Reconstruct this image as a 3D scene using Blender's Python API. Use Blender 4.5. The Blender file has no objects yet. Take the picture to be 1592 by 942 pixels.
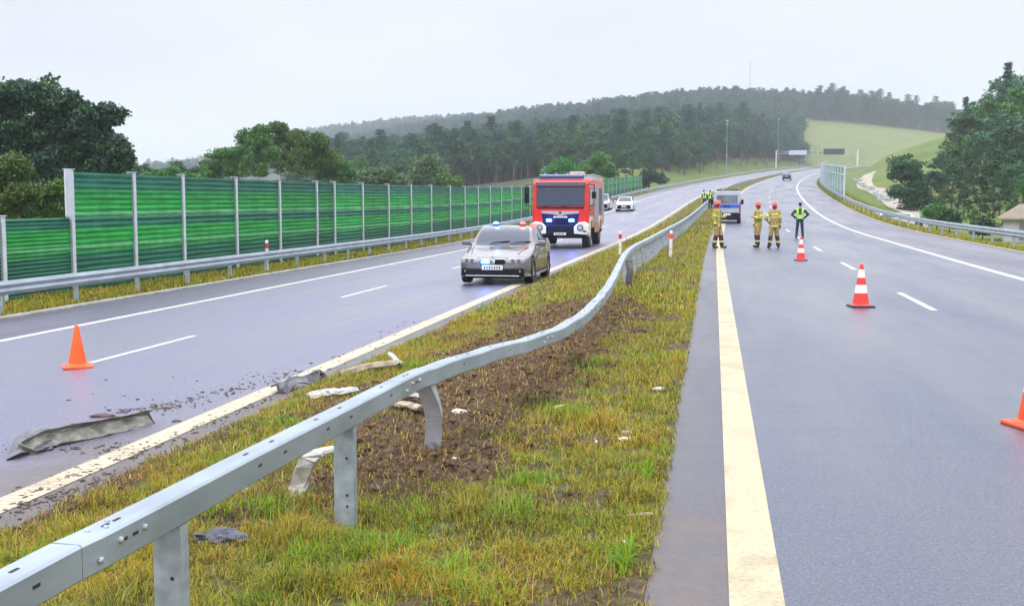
import bpy, bmesh, math, random
import numpy as np
from mathutils import Vector, Matrix
R = math.radians
random.seed(7); rng = np.random.default_rng(11)
scene = bpy.context.scene
# ------------------------------------------------------------------ camera
FPX, CX, CY, CAMZ = 1800.0, 796.0, 471.0, 1.9
YAW, PITCH = R(9.859), R(5.048)
cam_d = bpy.data.cameras.new('camera'); cam = bpy.data.objects.new('camera', cam_d)
scene.collection.objects.link(cam); scene.camera = cam
cam.location = (0, 0, CAMZ); cam.rotation_euler = (R(90) - PITCH, 0, YAW)
cam_d.sensor_width = 36; cam_d.lens = 36 * FPX / 1592; cam_d.clip_start = .05; cam_d.clip_end = 12000
# ------------------------------------------------------------------ sky and sun (overcast)
SUN_EL, SUN_ROT = R(52), R(200)
world = bpy.data.worlds.new('World'); scene.world = world; world.use_nodes = True
nt = world.node_tree; nt.nodes.clear(); N = nt.nodes.new; L = nt.links.new
wo = N('ShaderNodeOutputWorld'); bg = N('ShaderNodeBackground'); sky = N('ShaderNodeTexSky')
sky.sky_type = 'NISHITA'; sky.sun_disc = False; sky.sun_elevation = SUN_EL; sky.sun_rotation = SUN_ROT
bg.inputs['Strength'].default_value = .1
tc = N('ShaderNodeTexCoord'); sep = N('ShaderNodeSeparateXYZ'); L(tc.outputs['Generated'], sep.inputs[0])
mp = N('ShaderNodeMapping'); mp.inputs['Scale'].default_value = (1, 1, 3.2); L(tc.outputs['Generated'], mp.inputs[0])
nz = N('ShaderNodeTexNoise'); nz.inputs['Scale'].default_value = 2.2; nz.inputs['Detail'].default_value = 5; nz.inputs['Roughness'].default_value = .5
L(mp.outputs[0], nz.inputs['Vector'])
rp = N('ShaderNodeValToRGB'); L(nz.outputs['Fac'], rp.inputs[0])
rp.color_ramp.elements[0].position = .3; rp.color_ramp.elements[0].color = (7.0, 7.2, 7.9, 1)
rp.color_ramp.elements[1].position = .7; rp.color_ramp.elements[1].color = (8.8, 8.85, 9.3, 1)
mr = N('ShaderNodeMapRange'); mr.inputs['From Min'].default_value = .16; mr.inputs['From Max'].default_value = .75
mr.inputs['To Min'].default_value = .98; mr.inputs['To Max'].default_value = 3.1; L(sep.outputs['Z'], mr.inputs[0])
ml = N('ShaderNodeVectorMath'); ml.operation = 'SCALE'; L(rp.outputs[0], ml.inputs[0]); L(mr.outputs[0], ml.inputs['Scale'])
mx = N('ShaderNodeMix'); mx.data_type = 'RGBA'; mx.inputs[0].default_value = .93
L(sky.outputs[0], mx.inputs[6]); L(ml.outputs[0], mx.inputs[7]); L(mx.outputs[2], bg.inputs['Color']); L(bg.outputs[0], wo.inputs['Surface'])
sun_d = bpy.data.lights.new('sun', 'SUN'); sun = bpy.data.objects.new('sun', sun_d); scene.collection.objects.link(sun)
sun_d.energy = .8; sun_d.angle = R(25); sun_d.color = (1, .97, .92)
sun.rotation_euler = (R(90) - SUN_EL, 0, R(180) - SUN_ROT)
scene.view_settings.view_transform = 'Standard'; scene.view_settings.look = 'None'
scene.view_settings.gamma = 1; scene.view_settings.use_curve_mapping = False
scene.view_settings.exposure = .2
scene.cycles.volume_bounces = 1; scene.cycles.max_bounces = 6; scene.cycles.transparent_max_bounces = 8
# ------------------------------------------------------------------ material helpers
MATS = {}
def M(name, col, rough=.6, metal=0, var=.12, scale=6, bump=0, bscale=60, emit=None, es=1, coat=0, trans=0, col2=None, detail=4, spec=.5, alpha=1, warp=None):
    if name in MATS: return MATS[name]
    m = bpy.data.materials.new(name); m.use_nodes = True; t = m.node_tree; b = t.nodes['Principled BSDF']
    b.inputs['Roughness'].default_value = rough; b.inputs['Metallic'].default_value = metal
    b.inputs['Coat Weight'].default_value = coat; b.inputs['Transmission Weight'].default_value = trans
    b.inputs['Specular IOR Level'].default_value = spec; b.inputs['Alpha'].default_value = alpha
    tc = t.nodes.new('ShaderNodeTexCoord'); n = t.nodes.new('ShaderNodeTexNoise')
    n.inputs['Scale'].default_value = scale; n.inputs['Detail'].default_value = detail
    src = tc.outputs['Object']
    if warp:
        mpn = t.nodes.new('ShaderNodeMapping'); mpn.inputs['Scale'].default_value = warp; t.links.new(src, mpn.inputs[0]); src = mpn.outputs[0]
    t.links.new(src, n.inputs['Vector'])
    r = t.nodes.new('ShaderNodeValToRGB'); t.links.new(n.outputs['Fac'], r.inputs[0])
    c = Vector(col); d = Vector(col2) if col2 else c * (1 + var); a = c if col2 else c * (1 - var)
    r.color_ramp.elements[0].position = .32; r.color_ramp.elements[0].color = (*a, 1)
    r.color_ramp.elements[1].position = .68; r.color_ramp.elements[1].color = (*d, 1)
    t.links.new(r.outputs[0], b.inputs['Base Color'])
    if bump:
        n2 = t.nodes.new('ShaderNodeTexNoise'); n2.inputs['Scale'].default_value = bscale; n2.inputs['Detail'].default_value = 3
        t.links.new(src, n2.inputs['Vector']); bp = t.nodes.new('ShaderNodeBump')
        bp.inputs['Strength'].default_value = bump; bp.inputs['Distance'].default_value = .02
        t.links.new(n2.outputs['Fac'], bp.inputs['Height']); t.links.new(bp.outputs[0], b.inputs['Normal'])
    if emit: b.inputs['Emission Color'].default_value = (*emit, 1); b.inputs['Emission Strength'].default_value = es
    MATS[name] = m; return m
# ------------------------------------------------------------------ object helpers
COL = scene.collection
def setp(o, label=None, cat=None, group=None, kind=None):
    if label: o['label'] = label
    if cat: o['category'] = cat
    if group: o['group'] = group
    if kind: o['kind'] = kind
    return o
def empty(name, label, cat, loc=(0, 0, 0), rz=0, group=None):
    o = bpy.data.objects.new(name, None); COL.objects.link(o); o.location = loc; o.rotation_euler = (0, 0, rz)
    o.empty_display_size = .2
    return setp(o, label, cat, group)
def link(name, me, mats=None, parent=None, smooth=False):
    o = bpy.data.objects.new(name, me); COL.objects.link(o); o.parent = parent
    for m in (mats if isinstance(mats, (list, tuple)) else [mats]):
        if m: me.materials.append(m)
    if smooth: me.shade_smooth()
    return o
def npmesh(name, v, f, mats=None, parent=None, smooth=False, attrs=None, fattr=None, midx=None):
    v = np.asarray(v, dtype=np.float32).reshape(-1, 3); f = np.asarray(f, dtype=np.int32); k = f.shape[1]
    me = bpy.data.meshes.new(name); me.vertices.add(len(v)); me.vertices.foreach_set('co', v.ravel())
    me.loops.add(f.size); me.loops.foreach_set('vertex_index', f.ravel())
    me.polygons.add(len(f)); me.polygons.foreach_set('loop_start', np.arange(0, f.size, k, dtype=np.int32))
    if midx is not None: me.polygons.foreach_set('material_index', np.asarray(midx, dtype=np.int32))
    me.update(calc_edges=True); me.validate()
    for nm, a in (attrs or {}).items():
        a = np.asarray(a, dtype=np.float32)
        if a.ndim == 1:
            at = me.attributes.new(nm, 'FLOAT', 'POINT'); at.data.foreach_set('value', a)
        else:
            at = me.attributes.new(nm, 'FLOAT_COLOR', 'POINT')
            if a.shape[1] == 3: a = np.concatenate([a, np.ones((len(a), 1), np.float32)], 1)
            at.data.foreach_set('color', a.ravel())
    return link(name, me, mats, parent, smooth)
class MB:
    """collects shapes into one mesh"""
    def __init__(s): s.v = []; s.f = []; s.m = []; s.mi = 0
    def add(s, v, f):
        b = len(s.v); s.v += [tuple(p) for p in v]; s.f += [tuple(b + i for i in q) for q in f]; s.m += [s.mi] * len(f); return s
    def box(s, c, d, rot=None, taper=1, bev=0):
        x, y, z = d[0] / 2, d[1] / 2, d[2] / 2
        if bev:
            bm = bmesh.new(); bmesh.ops.create_cube(bm, size=1)
            for v in bm.verts:
                v.co = Vector((v.co.x * d[0], v.co.y * d[1], v.co.z * d[2]))
                if v.co.z > 0: v.co.x *= taper; v.co.y *= taper
            bmesh.ops.bevel(bm, geom=list(bm.edges), offset=bev, segments=2, affect='EDGES', profile=.5)
            V = [v.co.copy() for v in bm.verts]; bm.verts.index_update()
            F = [[v.index for v in f.verts] for f in bm.faces]; bm.free()
        else:
            V = [Vector((sx * x * (taper if sz > 0 else 1), sy * y * (taper if sz > 0 else 1), sz * z)) for sz in (-1, 1) for sy in (-1, 1) for sx in (-1, 1)]
            F = [(0, 2, 3, 1), (4, 5, 7, 6), (0, 1, 5, 4), (2, 6, 7, 3), (0, 4, 6, 2), (1, 3, 7, 5)]
        if rot is not None: V = [rot @ p for p in V]
        c = Vector(c); return s.add([p + c for p in V], F)
    def tube(s, pts, r, n=8, cap=True, squash=None):
        pts = [Vector(p) for p in pts]; rr = r if isinstance(r, (list, tuple)) else [r] * len(pts)
        V = []; F = []
        t0 = (pts[1] - pts[0]).normalized(); up = Vector((0, 0, 1)) if abs(t0.z) < .9 else Vector((0, 1, 0))
        a = t0.cross(up).normalized()
        for i, p in enumerate(pts):
            t = ((pts[min(i + 1, len(pts) - 1)] - pts[max(i - 1, 0)])).normalized()
            a = (a - t * a.dot(t)).normalized(); b = t.cross(a)
            for k in range(n):
                w = 2 * math.pi * k / n; V.append(p + (a * math.cos(w) + b * math.sin(w)) * rr[i])
        for i in range(len(pts) - 1):
            for k in range(n): F.append((i * n + k, i * n + (k + 1) % n, (i + 1) * n + (k + 1) % n, (i + 1) * n + k))
        if cap: F.append(tuple(range(n - 1, -1, -1))); F.append(tuple((len(pts) - 1) * n + k for k in range(n)))
        return s.add(V, F)
    def lathe(s, prof, c=(0, 0, 0), axis='z', n=24, cap=True):
        V = []; F = []; c = Vector(c)
        for (r, h) in prof:
            for k in range(n):
                w = 2 * math.pi * k / n; p = (r * math.cos(w), r * math.sin(w), h)
                if axis == 'x': p = (p[2], p[0], p[1])
                if axis == 'y': p = (p[0], p[2], p[1])
                V.append(c + Vector(p))
        m = len(prof)
        for i in range(m - 1):
            for k in range(n): F.append((i * n + k, i * n + (k + 1) % n, (i + 1) * n + (k + 1) % n, (i + 1) * n + k))
        if cap: F.append(tuple(range(n - 1, -1, -1))); F.append(tuple((m - 1) * n + k for k in range(n)))
        return s.add(V, F)
    def prism(s, poly, a, b, axis='y'):
        """poly: 2d outline; a..b: extent along axis"""
        n = len(poly)
        def P(u, v, w): return {'y': (u, w, v), 'x': (w, u, v), 'z': (u, v, w)}[axis]
        V = [P(u, v, a) for u, v in poly] + [P(u, v, b) for u, v in poly]
        F = [tuple(range(n)), tuple(range(2 * n - 1, n - 1, -1))] + [(i, i + n, (i + 1) % n + n, (i + 1) % n) for i in range(n)]
        return s.add(V, F)
    def sweep(s, path, prof, closed=True, sides=None):
        """prof: 2d (side, up) section swept along path; optional per-point side vectors"""
        pts = [Vector(p) for p in path]; n = len(prof); V = []; F = []
        for i, p in enumerate(pts):
            t = (pts[min(i + 1, len(pts) - 1)] - pts[max(i - 1, 0)]).normalized()
            sd = Vector(sides[i]).normalized() if sides else t.cross(Vector((0, 0, 1))).normalized()
            up = sd.cross(t).normalized()
            for (u, v) in prof: V.append(p + sd * u + up * v)
        for i in range(len(pts) - 1):
            for k in range(n if closed else n - 1): F.append((i * n + k, (i + 1) * n + k, (i + 1) * n + (k + 1) % n, i * n + (k + 1) % n))
        if closed: F.append(tuple(range(n))); F.append(tuple((len(pts) - 1) * n + k for k in range(n - 1, -1, -1)))
        return s.add(V, F)
    def mesh(s, name):
        me = bpy.data.meshes.new(name); me.from_pydata([tuple(p) for p in s.v], [], s.f); me.update()
        bm = bmesh.new(); bm.from_mesh(me); bmesh.ops.recalc_face_normals(bm, faces=bm.faces); bm.to_mesh(me); bm.free()
        if any(s.m): me.polygons.foreach_set('material_index', s.m)
        return me
    def build(s, name, mat, parent=None, smooth=False, sharp=35):
        me = s.mesh(name); o = link(name, me, mat, parent)
        if smooth:
            me.shade_smooth()
            try: me.set_sharp_from_angle(angle=R(sharp))
            except Exception: pass
        return o
def kids(o): return [c for c in bpy.data.objects if c.parent == o]
KIDS = {}
def copy_tree(o, parent=None, depth=0):
    c = o.copy(); COL.objects.link(c); c.parent = parent
    if o.name not in KIDS: KIDS[o.name] = kids(o)
    for ch in KIDS[o.name]:
        cc = copy_tree(ch, c, depth + 1)
    return c
# ------------------------------------------------------------------ road geometry (u across, y along)
PY = [-60, 0, 55, 70, 84, 99, 120, 135, 160, 180, 210, 240, 300, 400, 510, 700, 900, 1100, 1500, 4000]
PZ = [0, 0, 0, .07, .27, .62, 1.32, 1.9, 2.8, 3.5, 4.5, 5.45, 7.65, 11.6, 16, 21.8, 29, 33, 36, 36]
_yy = np.arange(-60, 2000, 2.0); _zz = np.interp(_yy, PY, PZ)
_k = np.exp(-.5 * (np.arange(-8, 9) / 3.5) ** 2); _k /= _k.sum(); _zz = np.convolve(np.pad(_zz, 8, mode='edge'), _k, mode='valid')
def zr(y): return np.interp(y, _yy, _zz)
def shift(y): return .00021 * np.maximum(0, np.asarray(y, float) - 35) ** 2
def sst(x, a, b): t = np.clip((np.asarray(x, float) - a) / (b - a), 0, 1); return t * t * (3 - 2 * t)
def widen(y): return .6 * sst(y, 22, 60)
CU = [-40, -22, -17.5, -15.2, -14.85, -14.65, -12.13, -5.05, -4.62, -3.8, -2.3, -1, -.3, 11, 11.5, 12.6, 16, 22, 30, 60]
CZ = [-1.3, -1.0, -.62, -.60, -.55, -.6, -.52, -.30, -.29, -.22, -.12, -.06, 0, 0, -.03, -.12, -1.0, -2.0, -2.4, -2.4]
def zc(u): return np.interp(u, CU, CZ)
# ------------------------------------------------------------------ value noise in numpy
_T = rng.random((256, 256))
def vnoise(x, y, s=1.0, o=3, seed=0):
    x = np.asarray(x, float) / s + 37.1 * seed + 500; y = np.asarray(y, float) / s + 91.7 * seed + 500; out = 0; a = 1; tot = 0
    for _ in range(o):
        xi = np.floor(x).astype(int); yi = np.floor(y).astype(int); fx = x - xi; fy = y - yi
        fx = fx * fx * (3 - 2 * fx); fy = fy * fy * (3 - 2 * fy)
        g = lambda i, j: _T[(xi + i) & 255, (yi + j) & 255]
        out = out + a * ((g(0, 0) * (1 - fx) + g(1, 0) * fx) * (1 - fy) + (g(0, 1) * (1 - fx) + g(1, 1) * fx) * fy)
        tot += a; a *= .5; x = x * 2.03 + 11; y = y * 2.03 + 7
    return out / tot
# ------------------------------------------------------------------ rays through pixels of the photograph, used to measure places
def ray(px, py):
    a = (px - CX) / FPX; b = (CY - py) / FPX
    fy = math.cos(PITCH) + b * math.sin(PITCH); fz = -math.sin(PITCH) + b * math.cos(PITCH)
    return Vector((a * math.cos(YAW) - fy * math.sin(YAW), a * math.sin(YAW) + fy * math.cos(YAW), fz))
def atz(px, py, z):
    r = ray(px, py); t = (z - CAMZ) / r.z; return Vector((0, 0, CAMZ)) + r * t
def atd(px, py, y):
    r = ray(px, py); t = y / r.y; return Vector((0, 0, CAMZ)) + r * t
# ================================================================== TERRAIN
CP = []  # control points of the land: (px, py, distance along the road)
for p in [
 # far left ridges
 (-300,300,1500),(0,290,1900),(200,276,1900),(350,254,1900),(480,221,1700),(600,208,1600),(700,203,1500),
 (-300,330,600),(-300,322,300),
 # slope under the main wood
 (300,306,500),(450,300,500),(450,292,800),(450,262,1100),(600,303,300),(600,290,500),(600,262,800),(600,232,1100),
 (750,303,250),(750,284,450),(750,245,750),(750,214,1000),(900,300,230),(900,276,400),(900,240,650),(900,206,900),(900,196,1000),
 (1000,262,400),(1000,230,640),(1000,195,860),(1000,188,950),(1120,235,650),(1120,185,880),(1120,178,960),(1250,222,760),(1250,182,1000),
 (1340,190,1020),(1440,201,1050),(1500,210,1050),(1600,205,1100),
 (1000,210,1300),(1250,205,1400),(1500,215,1500),(600,225,2300),(1200,220,2600),
 # grassy bank left of the road
 (1010,257,250),(1060,258,310),(1128,251,400),(1165,247,450),(1200,243,520),(1240,252,610),
 # meadow beyond the bend
 (1290,259,740),(1336,258,760),(1400,252,800),(1250,197,880),(1300,196,890),(1340,199,900),(1440,208,930),(1300,228,820),(1400,225,860),
 # right hill
 (1380,270,420),(1400,250,400),(1440,219,390),(1490,208,400),(1560,190,420),(1650,170,420),(1345,268,340),(1355,290,240),(1400,326,160),
 (1340,300,200),(1425,283,260),(1450,250,310),(1500,262,250),(1592,240,240),(1420,357,112),(1500,366,90),(1592,385,80),(1700,330,120),(1592,300,160),(1700,260,230),
 (1800,470,45),(2000,500,30),(1900,330,140)]:
    w = atd(*p); CP.append((w.x, w.y, w.z))
for x, y, z in [(-60,0,-1.6),(-60,60,-1.6),(-60,120,-1.2),(-40,150,0),(-120,40,-2),(-300,0,-2),(-1200,200,5),(-1500,1200,60),(-1000,2600,90),(60,-40,-2),(600,0,20),(900,500,60),(1200,1500,80),(900,2600,90),(-60,-40,-1.6),(-400,-40,0)]:
    CP.append((x, y, z))
CP = np.array(CP); S_ = 100.0
def tps(d2): return np.where(d2 > 1e-12, .5 * d2 * np.log(np.maximum(d2, 1e-12)), 0)
P_ = CP[:, :2] / S_; n_ = len(P_)
A_ = np.zeros((n_ + 3, n_ + 3)); A_[:n_, :n_] = tps(((P_[:, None] - P_[None]) ** 2).sum(-1)) + np.eye(n_) * .02
A_[:n_, n_:] = np.c_[np.ones(n_), P_]; A_[n_:, :n_] = A_[:n_, n_:].T
W_ = np.linalg.solve(A_, np.r_[CP[:, 2], 0, 0, 0])
def hill(x, y):
    q = np.stack([np.ravel(x), np.ravel(y)], -1) / S_; out = np.empty(len(q))
    for i in range(0, len(q), 20000):
        s = q[i:i + 20000]; out[i:i + 20000] = tps(((s[:, None] - P_[None]) ** 2).sum(-1)) @ W_[:n_] + W_[n_] + s @ W_[n_ + 1:]
    return np.clip(out, -4, 130).reshape(np.shape(x))
def corr(u, y): return zr(y) + zc(u)
def land(x, y):
    """height of the ground at world x, y"""
    x = np.asarray(x, float); y = np.asarray(y, float); u = x - shift(y); c = corr(u, y)
    wl = sst(-u, 18.5, 34); wr = sst(u, 14.5, 30 + 0 * y); w = np.maximum(np.maximum(wl, wr), sst(y, 775, 840)); h = hill(x, y)
    return c * (1 - w) + h * w + w * (vnoise(x, y, 14, 3, 1) - .5) * .8
def hit(px, py, y0=2.0, y1=2500.0):
    """where the ray through a pixel meets the ground"""
    r = ray(px, py); ys = np.exp(np.linspace(math.log(y0), math.log(y1), 1500)); t = ys / r.y
    xs = r.x * t; zs = CAMZ + r.z * t; g = land(xs, ys) if not FASTC else corr(xs - shift(ys), ys); k = np.argmax(zs <= g)
    return Vector((xs[k], ys[k], float(g[k])))
FASTC = False
def road_at(px, py, dz=0):
    global FASTC
    FASTC = True; p = hit(px, py); 
    # refine
    for _ in range(6):
        z = float(corr(p.x - float(shift(p.y)), p.y)) + dz; r = ray(px, py)
        if abs(r.z) < 1e-4: break
        q = atz(px, py, z)
        if q.y <= 0 or q.y > 600: break
        p = Vector((q.x, q.y, z))
    FASTC = False; return p
us = np.unique(np.r_[-2600, -2100, -1700, -1400, np.arange(-1200, -400, 40), np.arange(-400, -120, 14), np.arange(-120, -40, 5), np.arange(-40, -18, 1.6), CU, -16.5, np.arange(14, 40, 1.6), np.arange(40, 140, 5), np.arange(140, 420, 14), np.arange(420, 1000, 40), 1300, 1800])
ys = np.unique(np.r_[-60, -30, np.arange(-10, 60, 2.5), np.arange(60, 260, 4), np.arange(260, 700, 8), np.arange(700, 1300, 15), np.arange(1300, 2700, 50)])
UU, YY = np.meshgrid(us, ys); XX = UU + shift(YY); ZZ = land(XX, YY)
inner = (UU > -14.9) & (UU < 11.4 + widen(YY)); ZZ = np.where(inner, ZZ - .12, ZZ)
cap = XX > 0
nu, ny = len(us), len(ys)
idx = np.arange(nu * ny).reshape(ny, nu); F = np.stack([idx[:-1, :-1], idx[:-1, 1:], idx[1:, 1:], idx[1:, :-1]], -1).reshape(-1, 4)
# natural kinds of ground: meadow, wood floor, bank
def inq(u, a, b, w): return sst(u, a - w, a + w) * (1 - sst(u, b - w, b + w))
bank = inq(YY, -20, 640, 10) * np.maximum(inq(UU, -48, -14, 10), inq(UU, 11, 60, 8))
mead = inq(YY, 690, 1150, 6) * sst(XX, 50, 60)
bank2 = inq(YY, 130, 720, 20) * inq(UU, 12, 600, 8)
mat_ground = bpy.data.materials.new('meadow_and_wood_floor'); mat_ground.use_nodes = True
t = mat_ground.node_tree; b = t.nodes['Principled BSDF']; b.inputs['Roughness'].default_value = .95
def nd(t, ty, **k):
    n = t.nodes.new(ty)
    for a, v in k.items():
        if a in n.inputs: n.inputs[a].default_value = v
        else: setattr(n, a, v)
    return n
def ramp(t, fac, stops):
    r = t.nodes.new('ShaderNodeValToRGB'); e = r.color_ramp.elements
    while len(e) < len(stops): e.new(.5)
    for i, (p, c) in enumerate(stops): e[i].position = p; e[i].color = (*c, 1)
    t.links.new(fac, r.inputs[0]); return r.outputs[0]
def mixc(t, fac, a, b, mode='MIX'):
    m = t.nodes.new('ShaderNodeMix'); m.data_type = 'RGBA'; m.blend_type = mode
    for s, i in ((fac, 0), (a, 6), (b, 7)):
        if isinstance(s, (int, float)): m.inputs[i].default_value = s
        elif isinstance(s, tuple): m.inputs[i].default_value = (*s, 1)
        else: t.links.new(s, m.inputs[i])
    return m.outputs[2]
tc = t.nodes.new('ShaderNodeTexCoord')
n1 = nd(t, 'ShaderNodeTexNoise', Scale=.05, Detail=8.0, Roughness=.65); t.links.new(tc.outputs['Object'], n1.inputs['Vector'])
n2 = nd(t, 'ShaderNodeTexNoise', Scale=.6, Detail=6.0, Roughness=.7); t.links.new(tc.outputs['Object'], n2.inputs['Vector'])
grassc = ramp(t, n1.outputs['Fac'], [(.3, (.055, .11, .012)), (.5, (.11, .16, .018)), (.7, (.18, .165, .03))])
fine = ramp(t, n2.outputs['Fac'], [(.3, (.55, .6, .5)), (.7, (1.25, 1.2, 1.1))])
grassc = mixc(t, .8, grassc, fine, 'MULTIPLY')
meadc = ramp(t, n1.outputs['Fac'], [(.3, (.10, .145, .028)), (.7, (.165, .175, .048))])
meadc = mixc(t, .35, meadc, fine, 'MULTIPLY')
a1 = nd(t, 'ShaderNodeAttribute', attribute_name='meadow'); a2 = nd(t, 'ShaderNodeAttribute', attribute_name='bank')
woodc = ramp(t, n2.outputs['Fac'], [(.3, (.02, .03, .012)), (.7, (.045, .05, .02))])
cc = mixc(t, a2.outputs['Fac'], woodc, grassc); cc = mixc(t, a1.outputs['Fac'], cc, meadc)
t.links.new(cc, b.inputs['Base Color'])
bp = nd(t, 'ShaderNodeBump', Strength=.8, Distance=.3); t.links.new(n2.outputs['Fac'], bp.inputs['Height']); t.links.new(bp.outputs[0], b.inputs['Normal'])
setp(npmesh('terrain', np.stack([XX, YY, ZZ], -1), F, mat_ground, smooth=True, attrs={'meadow': mead.ravel(), 'bank': np.maximum(bank, bank2).ravel()}), kind='structure')

# ================================================================== ROAD SHEETS
YS = np.unique(np.r_[-12, np.arange(-8, 60, 1.0), np.arange(60, 320, 3), np.arange(320, 1000, 10)])
def strip(name, u0, u1, mat, dz=0, y0=-12, y1=800, n=2, kind='structure', th=0, wd=(0, 0), **k):
    yv = YS[(YS > y0) & (YS < y1)]; yv = np.r_[y0, yv, y1]; uv = np.linspace(u0, u1, n)
    U, Y = np.meshgrid(uv, yv); wdn = widen(Y) * np.linspace(wd[0], wd[1], n)[None]
    X = U + wdn + shift(Y); Z = zr(Y) + zc(U) + dz
    i = np.arange(U.size).reshape(U.shape); f = np.stack([i[:-1, :-1], i[:-1, 1:], i[1:, 1:], i[1:, :-1]], -1).reshape(-1, 4)
    o = npmesh(name, np.stack([X, Y, Z], -1), f, mat, smooth=True)
    me = o.data; uvl = me.uv_layers.new(name='uv'); li = np.empty(len(me.loops), np.int32); me.loops.foreach_get('vertex_index', li)
    uvl.data.foreach_set('uv', np.stack([U.ravel()[li], Y.ravel()[li]], -1).astype(np.float32).ravel())
    if kind: o['kind'] = kind
    return o
def asphalt(name, base, tint, wet=.30, tracks=(), dirt=None, lo=.0):
    m = bpy.data.materials.new(name); m.use_nodes = True; t = m.node_tree; b = t.nodes['Principled BSDF']
    tc = t.nodes.new('ShaderNodeTexCoord'); uv = tc.outputs['UV']
    g = nd(t, 'ShaderNodeTexNoise', Scale=55.0, Detail=4.0, Roughness=.8); t.links.new(uv, g.inputs['Vector'])
    vo = nd(t, 'ShaderNodeTexVoronoi', Scale=90.0); t.links.new(uv, vo.inputs['Vector'])
    mp = nd(t, 'ShaderNodeMapping'); mp.inputs['Scale'].default_value = (1.0, .13, 1); t.links.new(uv, mp.inputs[0])
    p = nd(t, 'ShaderNodeTexNoise', Scale=.55, Detail=5.0, Roughness=.6); t.links.new(mp.outputs[0], p.inputs['Vector'])
    mp2 = nd(t, 'ShaderNodeMapping'); mp2.inputs['Scale'].default_value = (.35, 2.2, 1); t.links.new(uv, mp2.inputs[0])
    q = nd(t, 'ShaderNodeTexNoise', Scale=1.6, Detail=5.0, Roughness=.7); t.links.new(mp2.outputs[0], q.inputs['Vector'])
    c = ramp(t, g.outputs['Fac'], [(.3, tuple(base * .35 * k for k in tint)), (.52, tuple(base * .9 * k for k in tint)), (.72, tuple(base * 3.0 * k for k in tint))])
    g2_ = nd(t, 'ShaderNodeTexNoise', Scale=26.0, Detail=5.0, Roughness=.85); t.links.new(uv, g2_.inputs['Vector'])
    c = mixc(t, .8, c, ramp(t, g2_.outputs['Fac'], [(.34, (.45, .45, .48)), (.5, (1, 1, 1)), (.66, (1.7, 1.65, 1.6))]), 'MULTIPLY')
    c = mixc(t, .9, c, ramp(t, p.outputs['Fac'], [(.3, (.72, .72, .72)), (.7, (1.2, 1.2, 1.2))]), 'MULTIPLY')
    if dirt:
        dn = nd(t, 'ShaderNodeTexNoise', Scale=2.3, Detail=6.0, Roughness=.7); t.links.new(uv, dn.inputs['Vector'])
        sp = t.nodes.new('ShaderNodeSeparateXYZ'); t.links.new(uv, sp.inputs[0])
        fs = []
        for (ax, a, bb) in dirt:
            mr = nd(t, 'ShaderNodeMapRange', interpolation_type='SMOOTHSTEP'); mr.inputs['From Min'].default_value = a; mr.inputs['From Max'].default_value = bb
            t.links.new(sp.outputs[ax], mr.inputs[0]); fs.append(mr.outputs[0])
        f = fs[0]
        for x in fs[1:]:
            mm = nd(t, 'ShaderNodeMath', operation='MULTIPLY'); t.links.new(f, mm.inputs[0]); t.links.new(x, mm.inputs[1]); f = mm.outputs[0]
        d2 = nd(t, 'ShaderNodeMapRange'); d2.inputs['From Min'].default_value = .36; d2.inputs['From Max'].default_value = .54; t.links.new(dn.outputs['Fac'], d2.inputs[0])
        mm = nd(t, 'ShaderNodeMath', operation='MULTIPLY'); t.links.new(f, mm.inputs[0]); t.links.new(d2.outputs[0], mm.inputs[1])
        c = mixc(t, mm.outputs[0], c, (.135, .112, .105)); DF = mm.outputs[0]
    t.links.new(c, b.inputs['Base Color'])
    rr = nd(t, 'ShaderNodeMapRange'); rr.inputs['From Min'].default_value = .35; rr.inputs['From Max'].default_value = .68
    rr.inputs['To Min'].default_value = wet + .04; rr.inputs['To Max'].default_value = wet + .12; t.links.new(q.outputs['Fac'], rr.inputs[0])
    pr = nd(t, 'ShaderNodeMapRange'); pr.inputs['From Min'].default_value = .3; pr.inputs['From Max'].default_value = .7
    pr.inputs['To Min'].default_value = -.10; pr.inputs['To Max'].default_value = .14; t.links.new(p.outputs['Fac'], pr.inputs[0])
    ad = nd(t, 'ShaderNodeMath', operation='ADD'); t.links.new(rr.outputs[0], ad.inputs[0]); t.links.new(pr.outputs[0], ad.inputs[1]); t.links.new(ad.outputs[0], b.inputs['Roughness'])
    b.inputs['IOR'].default_value = 1.45; b.inputs['Coat IOR'].default_value = 1.48; b.inputs['Coat Roughness'].default_value = wet * .85
    cw = nd(t, 'ShaderNodeMapRange'); cw.inputs['From Min'].default_value = .3; cw.inputs['From Max'].default_value = .7; cw.inputs['To Min'].default_value = .95; cw.inputs['To Max'].default_value = .45; t.links.new(p.outputs['Fac'], cw.inputs[0]); 
    if dirt:
        om = nd(t, 'ShaderNodeMath', operation='SUBTRACT'); om.inputs[0].default_value = 1; t.links.new(DF, om.inputs[1]); mu = nd(t, 'ShaderNodeMath', operation='MULTIPLY'); t.links.new(om.outputs[0], mu.inputs[0]); t.links.new(cw.outputs[0], mu.inputs[1]); t.links.new(mu.outputs[0], b.inputs['Coat Weight'])
    else: t.links.new(cw.outputs[0], b.inputs['Coat Weight'])
    bp = nd(t, 'ShaderNodeBump', Strength=.6, Distance=.008); t.links.new(vo.outputs['Distance'], bp.inputs['Height'])
    b2 = nd(t, 'ShaderNodeBump', Strength=.06, Distance=.02); t.links.new(q.outputs['Fac'], b2.inputs['Height']); t.links.new(bp.outputs[0], b2.inputs['Normal'])
    t.links.new(b2.outputs[0], b.inputs['Normal'])
    b3 = nd(t, 'ShaderNodeBump', Strength=.5, Distance=.010); t.links.new(g2_.outputs['Fac'], b3.inputs['Height']); t.links.new(b3.outputs[0], b.inputs['Coat Normal']); return m
m_right = asphalt('wet_asphalt_right', .078, (.74, .90, 1.55), .36)
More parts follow.
